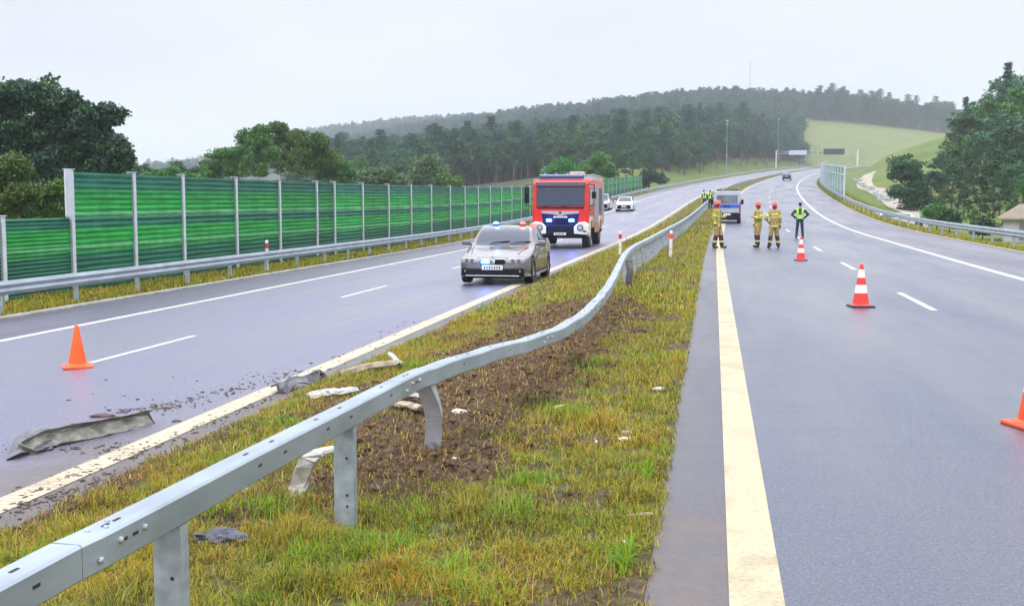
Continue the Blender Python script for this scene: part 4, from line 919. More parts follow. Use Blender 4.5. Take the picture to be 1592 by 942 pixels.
ng = bpy.data.node_groups.new('scatter_trees', 'GeometryNodeTree'); ng.interface.new_socket('Geometry', in_out='INPUT', socket_type='NodeSocketGeometry'); ng.interface.new_socket('Geometry', in_out='OUTPUT', socket_type='NodeSocketGeometry')
gi = ng.nodes.new('NodeGroupInput'); go = ng.nodes.new('NodeGroupOutput'); ip = ng.nodes.new('GeometryNodeInstanceOnPoints'); ci = ng.nodes.new('GeometryNodeCollectionInfo')
ci.inputs['Collection'].default_value = pc; ci.inputs['Separate Children'].default_value = True; ci.inputs['Reset Children'].default_value = True
def na(n, ty):
    x = ng.nodes.new('GeometryNodeInputNamedAttribute'); x.data_type = ty; x.inputs[0].default_value = n; return x
ak, as_, ar = na('k', 'INT'), na('s', 'FLOAT'), na('r', 'FLOAT'); cx = ng.nodes.new('ShaderNodeCombineXYZ')
ng.links.new(gi.outputs[0], ip.inputs['Points']); ng.links.new(ci.outputs[0], ip.inputs['Instance']); ip.inputs['Pick Instance'].default_value = True
ng.links.new(ak.outputs[0], ip.inputs['Instance Index']); ng.links.new(as_.outputs[0], ip.inputs['Scale']); ng.links.new(ar.outputs[0], cx.inputs['Z']); ng.links.new(cx.outputs[0], ip.inputs['Rotation'])
ng.links.new(ip.outputs[0], go.inputs[0]); md = fo.modifiers.new('scatter', 'NODES'); md.node_group = ng
# radio mast on the hill
b = gbase(1163, 960); MB().tube([(0, 0, -2), (0, 0, 44)], [.36, .17], 6).build('radio_mast', m_galv2, None, smooth=True)
o = bpy.data.objects['radio_mast']; o.location = b; setp(o, 'very thin radio mast rising above the wooded hilltop', 'mast')
# ================================================================== PATH, BOULDERS, HUT
PT = [atd(1352, 266, 345), atd(1344, 280, 265), atd(1366, 295, 215), atd(1388, 312, 180), atd(1404, 326, 152), atd(1440, 342, 128)]
PT = [cr(PT, k / 8) for k in range(41)]; V = []; F = []
for i, p in enumerate(PT):
    t_ = (PT[min(i + 1, 40)] - PT[max(i - 1, 0)]); s = Vector((t_.y, -t_.x, 0)).normalized()
    for w_ in (-1.7, -.6, .6, 1.7): q = p + s * (w_ + rng.uniform(-.15, .15)); V.append((q.x, q.y, float(land(q.x, q.y)) + .10))
    if i: b_ = (i - 1) * 4; F += [(b_ + j, b_ + j + 1, b_ + j + 5, b_ + j + 4) for j in range(3)]
setp(npmesh('path', V, F, M('pale_sandy_track', (.36, .32, .25), .9, var=.3, scale=.6, bump=.4, bscale=5), smooth=True), kind='structure')
# road and verge continuing under the meadow
m_stone = M('grey_boulder', (.26, .27, .27), .85, var=.25, scale=2, bump=.5, bscale=8)
bm = bmesh.new(); bmesh.ops.create_icosphere(bm, subdivisions=2, radius=1)
for v in bm.verts: v.co *= 1 + .25 * (random.random() - .5) + .12 * math.sin(v.co.x * 5 + v.co.y * 3)
sm = bpy.data.meshes.new('boulder'); bm.to_mesh(sm); bm.free(); sm.materials.append(m_stone)
for k in range(26):
    f = k / 25; px = 1325 + 52 * f + rng.uniform(-4, 5); y = 300 - 125 * f + rng.uniform(-4, 4); w = atd(px, 300, y); o = bpy.data.objects.new('boulder', sm); COL.objects.link(o)
    o.location = (w.x, y, float(land(w.x, y)) + .1); s = rng.uniform(.35, .95); o.scale = (s * rng.uniform(.9, 1.7), s, s * .6); o.rotation_euler = (0, 0, rng.uniform(0, 6)); setp(o, 'grey boulder in the row of stones lining the slope left of the sandy track', 'boulder', 'boulders beside the track')
# hut at the right edge
hb = gbase(1608, 92); hb.z = atd(1600, 375, 92).z; g = empty('hut', 'small pale hut with a brown hipped roof behind the right guardrail at the photo edge', 'hut', hb, R(-12))
he = atd(1600, 339, 92).z - hb.z; hr = atd(1600, 317, 92).z - hb.z; wd_, dp = 2.1, 2.6
m = MB(); m.box((0, 0, he / 2), (wd_ * 2, dp * 2, he)); m.build('wall', M('pale_render', (.42, .41, .43), .85, var=.12, scale=2), g)
m = MB(); e = .35; a_, c_ = wd_ + e, dp + e
m.add([(-a_, -c_, he), (a_, -c_, he), (a_, c_, he), (-a_, c_, he), (-.9, -1.1, hr), (.9, -1.1, hr), (.9, 1.1, hr), (-.9, 1.1, hr), (-a_, -c_, he - .12), (a_, -c_, he - .12), (a_, c_, he - .12), (-a_, c_, he - .12)],
      [(0, 1, 5, 4), (1, 2, 6, 5), (2, 3, 7, 6), (3, 0, 4, 7), (4, 5, 6, 7), (8, 9, 1, 0), (9, 10, 2, 1), (10, 11, 3, 2), (11, 8, 0, 3), (11, 10, 9, 8)]); m.build('roof', M('brown_shingle', (.24, .20, .15), .85, var=.2, scale=5, bump=.5, bscale=12), g)
m = MB(); m.box((-.5, -dp - .02, he * .45), (1.0, .05, he * .7)); m.build('door', M('grey_door', (.16, .16, .18), .6), g)
m = MB(); m.box((1.1, -dp - .02, he * .55), (.8, .05, .6)); m.build('window', M('dark_pane', (.03, .035, .04), .1), g)
# ================================================================== VEHICLES (front towards -y, ground at z = 0)
m_glass = M('car_glass', (.03, .045, .08), .05, 0, var=.1, coat=.4, spec=.6)
m_tyre = M('tyre_rubber', (.022, .022, .024), .7, var=.2, scale=20); m_rim = M('alloy_rim', (.45, .46, .48), .3, .8)
m_black = M('black_trim', (.010, .010, .014), .5, var=.2, spec=.2); m_chrome = M('chrome', (.7, .7, .72), .15, 1, var=.03)
m_lens = M('clear_lamp', (.46, .48, .52), .08, .2, coat=1); m_tail = M('red_tail_lamp', (.45, .01, .01), .15, coat=1)
m_plate = M('number_plate', (.75, .75, .72), .4, var=.03); m_ink = M('dark_lettering', (.04, .04, .05), .5)
m_blueL = M('blue_flash_lamp', (.05, .15, .9), .2, emit=(.08, .25, 1), es=7); m_redL = M('red_flash_lamp', (.9, .05, .05), .2, emit=(1, .08, .06), es=4)
m_blueC = M('blue_core_lamp', (.3, .5, 1), .2, emit=(.35, .6, 1), es=22)
def crow(P, t):
    n = len(P); i = min(int(t), n - 2); s = t - i; a, b, c, d = P[max(i - 1, 0)], P[i], P[i + 1], P[min(i + 2, n - 1)]
    return .5 * ((2 * b) + (c - a) * s + (2 * a - 5 * b + 4 * c - d) * s * s + (3 * b - a - 3 * c + d) * s ** 3)
def car_shell(st, glass, axles, wr, hw, parent, paint, sub=4):
    """st: key stations (y, [9 half-section points]); glass: {(station cell, column cell): pane}"""
    K = np.array([[(x, z) for x, z in s[1]] for s in st], float); Y = np.array([s[0] for s in st], float); ns, nc = K.shape[:2]
    cols = []; colcell = []
    for c in range(nc - 1):
        for k in range(3): cols.append(c + k / 3); colcell.append(c)
    cols.append(nc - 1); G = []; YY = []; cell = []
    T = [i + k / sub for i in range(ns - 1) for k in range(sub)] + [ns - 1]
    for t_ in T:
        row = crow(K, t_); YY.append(float(crow(Y[:, None], t_)[0])); G.append([tuple(row[0])] + [tuple(v) for v in [crow(row, c) for c in cols[1:]]])
    V = []; F = []; Mi = []; nr = len(cols)
    for side in (1, -1):
        for i in range(len(T)):
            for j in range(nr): V.append((G[i][j][0] * side, YY[i], G[i][j][1]))
    off = len(T) * nr
    for side in (0, 1):
        for i in range(len(T) - 1):
            sc_ = min(int(T[i] + 1e-6), ns - 2)
            for j in range(nr - 1):
                a = side * off + i * nr + j; q = (a, a + 1, a + nr + 1, a + nr); F.append(q if side else q[::-1]); g_ = glass.get((sc_, colcell[j]))
                Mi.append(0 if g_ is None else {'windscreen': 1, 'rear_window': 2, 'side_window': 3}[g_] + (1 if g_ == 'side_window' and side else 0))
    for i in (0, len(T) - 1):
        ring = [i * nr + j for j in range(nr)] + [off + i * nr + j for j in range(nr - 2, 0, -1)]; F.append(tuple(ring)); Mi.append(0)
    me = bpy.data.meshes.new('body'); me.from_pydata(V, [], F)
    for k in range(5): me.materials.append([paint, m_glass, m_glass, m_glass, m_glass][k])
    me.polygons.foreach_set('material_index', Mi); bm = bmesh.new(); bm.from_mesh(me); bmesh.ops.remove_doubles(bm, verts=bm.verts, dist=.0008); bmesh.ops.recalc_face_normals(bm, faces=bm.faces); bm.to_mesh(me); bm.free()
    o = link('body', me, None, None); cut = MB()
    for y in axles:
        for s in (1, -1): cut.lathe([(wr * 1.15, s * (hw - .26)), (wr * 1.15, s * (hw + .3))], (0, y, wr), 'x', 28)
    cm = cut.mesh('cut'); cm.materials.append(m_black); co = link('cut', cm, None, None)
    for k in range(4): cm.materials.append(m_black)
    md = o.modifiers.new('b', 'BOOLEAN'); md.object = co; md.operation = 'DIFFERENCE'; md.solver = 'EXACT'
    dg = bpy.context.evaluated_depsgraph_get(); res = bpy.data.meshes.new_from_object(o.evaluated_get(dg)); bpy.data.objects.remove(o); bpy.data.objects.remove(co)
    mats = list(res.materials); out = None
    bmf = bmesh.new(); bmf.from_mesh(res)
    for nm, ids in (('body', [0, 5, 6]), ('windscreen', [1]), ('rear_window', [2]), ('side_window', [3]), ('side_window', [4])):
        b2 = bmf.copy(); kill = [f for f in b2.faces if (f.material_index not in ids) and not (nm == 'body' and f.material_index > 4)]
        bmesh.ops.delete(b2, geom=kill, context='FACES')
        if not b2.faces: b2.free(); continue
        for f in b2.faces: f.material_index = 0; f.smooth = True
        m2 = bpy.data.meshes.new(nm); b2.to_mesh(m2); b2.free(); m2.materials.append(paint if nm == 'body' else m_glass)
        try: m2.set_sharp_from_angle(angle=R(38))
        except Exception: pass
        x = bpy.data.objects.new(nm, m2); COL.objects.link(x); x.parent = parent
    bmf.free()
def wheel(parent, x, y, r, w, rimm=m_rim, spokes=5):
    s = 1 if x > 0 else -1; g = bpy.data.objects.new('wheel', None); COL.objects.link(g); g.parent = parent; g.location = (x, y, r)
    MB().lathe([(r * .66, -w / 2), (r * .93, -w / 2), (r, -w * .36), (r, w * .36), (r * .93, w / 2), (r * .66, w / 2)], axis='x', n=26, cap=False).build('tyre', m_tyre, g, smooth=True)
    m = MB(); m.lathe([(r * .68, -w * .4), (r * .68, w * .4 * 1), (r * .62, w * .3), (r * .6, -w * .3)], axis='x', n=26, cap=False)
    m.lathe([(r * .16, -.02), (r * .16, .02)], (s * w * .36, 0, 0), 'x', 12)
    for k in range(spokes):
        a = k * 2 * math.pi / spokes + .3; m.box((s * w * .33, math.cos(a) * r * .37, math.sin(a) * r * .37), (.03, r * .60, r * .15), Matrix.Rotation(a, 3, 'X'))
    m.build('rim', rimm, g)
    MB().lathe([(r * .6, -.01), (r * .6, .01)], (s * w * .05, 0, 0), 'x', 20).build('brake_disc', m_black, g)
def sec(w, zb, zs, ztop, wr, zr_=None, wb=None, zbelt=None, wm=None):
    """half section: floor, sill, side, shoulder, belt, rail, roof"""
    zr_ = zr_ if zr_ is not None else ztop - .05; wb = wb or w * .94; zbelt = zbelt or zs + .05; wm = wm or w
    return [(0, zb), (w * .93, zb), (w * .985, zb + .12), (wm, zb + (zs - zb) * .5), (w * .975, zs), (wb, zbelt), (wr, zr_), (wr - .07, zr_ + (ztop - zr_) * .45), (wr * .5, ztop - .015), (0, ztop)]
def sedan(label, loc, rz, paint, police=False, lengths=4.63, h=1.43, group=None):
    g = empty('car', label, 'car', loc, rz, group); k = h / 1.43
    st = [(0, sec(.66, .24, .50, .60, .56, .585, .62, .56)), (.07, sec(.76, .20, .56, .68, .62, .665, .71, .61)), (.28, sec(.86, .18, .62, .745, .68, .735, .80, .68)), (.8, sec(.895, .17, .70, .835, .72, .82, .84, .76)),
          (1.38, sec(.905, .17, .80, .935, .76, .925, .86, .87)), (1.76, sec(.905, .17, .84, 1.20 * k, .735, 1.165 * k, .865, .925)), (2.16, sec(.905, .17, .86, 1.39 * k, .675, 1.35 * k, .865, .94)), (2.75, sec(.905, .17, .87, h, .665, 1.385 * k, .865, .95)), (3.35, sec(.905, .17, .88, 1.40 * k, .655, 1.355 * k, .865, .965)),
          (3.85, sec(.90, .18, .88, 1.20 * k, .62, 1.165 * k, .855, .975)), (4.12, sec(.89, .20, .88, 1.06, .70, 1.04, .845, .975)), (4.45, sec(.86, .24, .84, 1.03, .70, 1.01, .81, .95)), (4.63, sec(.78, .32, .78, .95, .64, .93, .74, .88))]
    gl = {}
    for c in (4, 5): gl[(c, 7)] = gl[(c, 8)] = 'windscreen'
    for c in (8, 9): gl[(c, 7)] = gl[(c, 8)] = 'rear_window'
    for c in (5, 6, 7, 8): gl[(c, 5)] = 'side_window'
    car_shell(st, gl, (.86, 3.67), .33, .905, g, paint)
    for y in (.86, 3.67):
        for x in (.80, -.80): wheel(g, x, y, .33, .22)
    for s in (1, -1):
        m = MB(); m.box((s * .58, .055, .605), (.42, .13, .13), Matrix.Rotation(R(20 * s), 3, 'Z'), bev=.03); hl = m.build('headlight', m_lens, g, smooth=True)
        for dx in (-.07, .07): MB().lathe([(.048, -.012), (.04, .0), (.02, .004)], (s * .58 + dx, -.02 + (dx * s) * .36, .60), 'y', 14).build('lamp_ring', MATS.get('lamp_grey') or M('lamp_grey', (.16, .17, .2), .2, .4), hl)
        m = MB(); m.box((s * .185, -.012, .575), (.30, .06, .165), bev=.028); kg = m.build('grille_frame', m_chrome, g, smooth=True)
        m = MB(); m.box((s * .185, -.03, .575), (.265, .05, .132), bev=.02)
        for j in range(5): m.box((s * .175 - .09 + j * .045, -.055, .575), (.006, .01, .09))
        m.build('grille', m_black, g)
        m = MB(); m.box((s * .66, .04, .325), (.26, .10, .20), Matrix.Rotation(R(-16 * s), 3, 'Z'), bev=.03); fl = m.build('bumper_intake', m_black, g, smooth=True)
        MB().lathe([(.04, -.01), (.035, .01)], (s * .66, -.03, .35), 'y', 14).build('fog_lamp', m_lens, fl)
        m = MB(); m.box((s * 1.0, 1.66, .985), (.20, .10, .13), bev=.035); mi = m.build('wing_mirror', paint, g, smooth=True)
        m = MB(); m.box((s * .90, 1.66, .945), (.12, .05, .04), bev=.01); m.build('mirror_arm', m_black, mi)
        for yy_ in (2.55, 3.35): m = MB(); m.box((s * .895, yy_, .80), (.03, .17, .028), bev=.008); m.build('door_handle', m_chrome, g)
        m = MB(); m.box((s * .899, 2.45, .28), (.02, 2.2, .04)); m.build('sill_trim', m_black, g)
        m = MB(); m.box((s * .868, 2.82, 1.12), (.02, .05, .30), Matrix.Rotation(R(-35 * s), 3, 'Y')); m.build('door_pillar', m_black, g)
        m = MB(); m.tube([(s * .70, 1.30, .925), (s * .66, .75, .845), (s * .58, .30, .75)], .006, 6); m.build('bonnet_seam', m_black, g)
        for yy_ in (1.62, 2.80): m = MB(); m.box((s * .906, yy_, .56), (.004, .010, .58)); m.build('door_seam', m_black, g)
        m = MB(); m.box((s * .66, 4.58, .80), (.30, .10, .14), Matrix.Rotation(R(14 * s), 3, 'Z'), bev=.03); m.build('tail_lamp', m_tail, g, smooth=True)
    m = MB(); m.box((0, -.012, .315), (1.36, .10, .20), bev=.03); m.build('lower_grille', m_black, g)
    m = MB(); m.box((0, -.03, .235), (1.36, .10, .022), bev=.008); m.build('chrome_lip', m_chrome, g)
    m = MB(); m.box((0, .04, .20), (1.46, .16, .06), bev=.02); m.build('splitter', m_black, g)
    m = MB(); m.box((0, -.055, .435), (.52, .02, .11), bev=.006); pl = m.build('number_plate', m_plate, g)
    m = MB()
    for j, ww in enumerate((.035, .03, .035, .03, .035, .03, .035)): m.box((-.19 + j * .062, -.067, .435), (ww, .003, .06))
    m.build('plate_characters', m_ink, pl)
    for s in (-.42, .12):
        MB().tube([(s + .1, 1.36, .955), (s + .25, 1.47, 1.01), (s + .60, 1.53, 1.03)], .014, 6).build('wiper', m_black, g)
    m = MB(); m.box((0, 4.66, .62), (.50, .02, .11)); m.build('rear_plate', m_plate, g)
    MB().lathe([(.035, -.004), (.035, .006)], (0, .03, .675), 'y', 16).build('round_badge', m_chrome, g)
    m = MB()
    for s in (1, -1): m.box((s * .70, 1.06, .885), (.014, .62, .012), Matrix.Rotation(R(-9 * s), 3, 'Z'))
    if police:
        for s, mm, mc in ((-.36, m_blueL, m_blueC), (.36, m_redL, m_redL)):
            b_ = MB(); b_.lathe([(.09, 1.425), (.09, 1.45)], (s, 2.55, 0), n=16); b_.build('beacon_foot', m_black, g)
            b_ = MB(); b_.lathe([(.075, 1.45), (.07, 1.49), (.05, 1.515), (.02, 1.52)], (s, 2.55, 0), n=16); bb = b_.build('beacon', mm, g, smooth=True)
        b_ = MB(); b_.box((.66, 2.55, 1.44), (.18, .16, .05), bev=.015); b_.build('beacon_side_lamp', m_redL, g)
        b_ = MB(); b_.box((-.175, -.062, .578), (.22, .02, .095), bev=.01); b_.build('grille_flash_lamp', m_blueL, g)
        b_ = MB(); b_.lathe([(.028, -.012), (.028, 0)], (-.17, -.075, .60), 'y', 12); b_.build('flash_core', m_blueC, g)
        for s in (1, -1): b_ = MB(); b_.box((s * .908, 2.4, .62), (.003, 1.9, .10)); b_.build('side_stripe', M('grey_side_stripe', (.30, .32, .34), .4), g)
    return g
m_silver = M('silver_beige_paint', (.17, .165, .168), .28, .5, var=.04, coat=1); m_wpaint = M('white_car_paint', (.78, .78, .79), .25, 0, var=.03, coat=1)
m_dblue = M('dark_blue_paint', (.03, .05, .13), .2, .3, coat=1); m_grey = M('grey_car_paint', (.42, .41, .42), .25, .4, coat=1)
p = road_at(786, 440); p.x = -6.02; p.y -= .0; print('police car', p, road_at(738, 441))
PCY = road_at(738, 441).y - .75
pcar = sedan('silver beige police saloon with blue and red roof beacons on the left carriageway', (-5.72, PCY, float(corr(-5.7, 33))), 0, m_silver, True)
# compact cars and crossovers further off
def hatch(label, loc, rz, paint, h=1.62, group=None, tilt=0):
    g = empty('car', label, 'car', loc, rz, group); k = h
    st = [(0, sec(.70, .26, .58, .70, .6, .685, .66, .64)), (.08, sec(.80, .22, .66, .80, .66, .785, .75, .72)), (.35, sec(.88, .20, .74, .90, .70, .885, .82, .80)), (.95, sec(.90, .20, .84, 1.0, .74, .985, .85, .92)),
          (1.45, sec(.90, .20, .90, 1.32, .68, 1.28, .86, 1.0)), (1.85, sec(.90, .20, .92, k * .965, .62, k * .935, .86, 1.02)), (2.6, sec(.90, .20, .93, k, .62, k * .965, .86, 1.03)), (3.4, sec(.90, .20, .94, k * .985, .61, k * .95, .86, 1.05)),
          (3.95, sec(.89, .24, .94, k * .88, .60, k * .85, .85, 1.06)), (4.25, sec(.86, .28, .90, 1.08, .66, 1.06, .82, 1.02)), (4.35, sec(.80, .34, .82, 1.0, .62, .98, .76, .94))]
    gl = {}
    for c in (3, 4): gl[(c, 7)] = gl[(c, 8)] = 'windscreen'
    for c in (8,): gl[(c, 7)] = gl[(c, 8)] = 'rear_window'
    for c in (4, 5, 6, 7): gl[(c, 5)] = 'side_window'
    car_shell(st, gl, (.85, 3.5), .34, .90, g, paint)
    for y in (.85, 3.5):
        for x in (.79, -.79): wheel(g, x, y, .34, .22)
    for s in (1, -1):
        m = MB(); m.box((s * .66, .10, .72), (.30, .14, .14), Matrix.Rotation(R(-26 * s), 3, 'Z'), bev=.03); m.build('headlight', m_lens, g, smooth=True)
        m = MB(); m.box((s * .99, 1.3, 1.04), (.18, .10, .14), bev=.035); m.build('wing_mirror', paint, g, smooth=True)
        m = MB(); m.box((s * .70, 4.27, .90), (.26, .12, .22), bev=.03); m.build('tail_lamp', m_tail, g, smooth=True)
        m = MB(); m.box((s * .52, .0, .42), (.34, .14, .26), bev=.05); m.build('bumper_intake', m_black, g)
    m = MB(); m.box((0, -.01, .50), (1.25, .12, .34), bev=.05); m.build('grille', m_black, g)
    m = MB(); m.box((0, -.07, .50), (.5, .02, .11)); m.build('number_plate', m_plate, g)
    m = MB(); m.box((0, 4.34, .42), (1.4, .12, .22), bev=.04); m.build('rear_bumper', m_black, g)
    m = MB(); m.box((0, 4.38, .70), (.5, .02, .11)); m.build('rear_plate', m_plate, g)
    return g
q = atd(970, 320, 118.0); q.z = float(corr(-10.5, 118))
hatch('white car with a dark front facing the camera beyond the fire engine', Vector((q.x, q.y, q.z)), 0, m_wpaint, 1.55)
q = atd(934, 320, 122.0); q.z = float(corr(-12, 122))
hatch('light grey car mostly hidden behind the rear of the fire engine', Vector((q.x, q.y, q.z)), 0, m_grey, 1.75)
yb_ = 262.0; ub = 6.3; xb = ub - 1.0 + float(shift(yb_)); xw = atd(1224, 283, yb_).x
g = hatch('tiny dark blue car driving away far up the right carriageway', (xw, yb_, float(corr(5, yb_))), R(180), m_dblue, 1.5); g.rotation_euler = (R(2.2), 0, R(180 - 6))
for (px, yv_, lb, rz_, hh) in ((1405, 106, 'white car parked behind the right guardrail, left of its white neighbour', 78, 1.5), (1440, 102, 'white car parked behind the right guardrail beside the brownish shrub', 96, 1.45)):
    w = atd(px, 331, yv_); zg = float(land(w.x, yv_)); hatch(lb, (w.x, yv_, min(zg, w.z - hh)), R(rz_), m_wpaint, hh)
# ---- police van, rear towards the camera
def van(label, loc, rz):
    g = empty('van', label, 'van', loc, rz)
    def s2(w, zb, zs, zt, wr_): return [(0, zb), (w * .95, zb), (w, zb + .12), (w, (zb + zs) / 2), (w, zs), (w * .975, zs + .06), (wr_ + .06, zt - .14), (wr_, zt - .05), (wr_ * .5, zt - .005), (0, zt)]
    st = [(0, s2(.82, .3, .8, .95, .6)), (.12, s2(.9, .25, .9, 1.05, .66)), (.7, s2(.96, .22, 1.0, 1.2, .74)), (1.1, s2(.97, .22, 1.1, 1.45, .74)), (1.75, s2(.97, .22, 1.12, 1.95, .80)), (2.4, s2(.97, .22, 1.12, 2.05, .84)), (4.0, s2(.97, .22, 1.12, 2.07, .85)), (5.0, s2(.97, .25, 1.12, 2.05, .85)), (5.12, s2(.95, .32, 1.1, 2.0, .82))]
    gl = {(3, 7): 'windscreen', (3, 8): 'windscreen', (4, 5): 'side_window', (5, 5): 'side_window', (6, 5): 'side_window'}
    car_shell(st, gl, (.95, 4.05), .34, .97, g, M('silver_van_paint', (.50, .54, .64), .25, .3, coat=1))
    for y in (.95, 4.05):
        for x in (.86, -.86): wheel(g, x, y, .34, .23)
    m = MB(); m.box((0, 5.13, 1.52), (1.46, .03, .56), bev=.012); m.build('rear_window', M('van_rear_glass', (.25, .28, .33), .05, .6, coat=1), g)
    m = MB(); m.box((0, 5.135, 1.10), (1.84, .02, .20), bev=.004); sgn = m.build('blue_stripe', M('police_blue', (.02, .12, .62), .35), g)
    m = MB(); m.box((0.05, 5.15, 1.10), (.52, .01, .13)); m.build('stripe_mark', M('navy_mark', (.012, .02, .12), .4), sgn)
    m = MB(); m.box((0, 5.14, .47), (1.88, .08, .46), bev=.04); m.build('rear_bumper', m_black, g)
    m = MB(); m.box((0, 5.19, .60), (.5, .02, .11)); m.build('rear_plate', m_plate, g)
    for s in (1, -1):
        m = MB(); m.box((s * .885, 5.11, 1.05), (.12, .06, .62), bev=.02); m.build('tail_lamp', m_tail, g)
        m = MB(); m.box((s * 1.10, 1.35, 1.30), (.20, .12, .32), bev=.04); m.build('wing_mirror', m_black, g, smooth=True)
        for yy_ in (.97, 2.2, 3.5): m = MB(); m.box((s * .972, 2.6, 1.02), (.006, 4.6, .12)); 
        m.build('side_stripe', MATS['police_blue'], g)
    m = MB(); m.box((0, 4.9, 2.085), (1.30, .12, .06), bev=.02); lb = m.build('roof_light_bar', m_black, g)
    for s in (1, -1): m = MB(); m.box((s * .66, 4.9, 2.11), (.14, .14, .10), bev=.02); m.build('bar_lamp', M('unlit_blue_lamp', (.03, .07, .25), .15), lb)
    m = MB(); m.box((0, .02, .6), (1.3, .08, .25), bev=.03); m.build('grille', m_black, g)
    return g
q = road_at(1131, 347.5); print('van', q); v_ = van('silver police van with a blue stripe, seen from behind next to the firefighters', (q.x, q.y + 5.1, float(corr(2, q.y + 3)) - .01), R(180 - .5)); v_.rotation_euler[0] = -.018; v_.scale = (1, 1, 1.14)
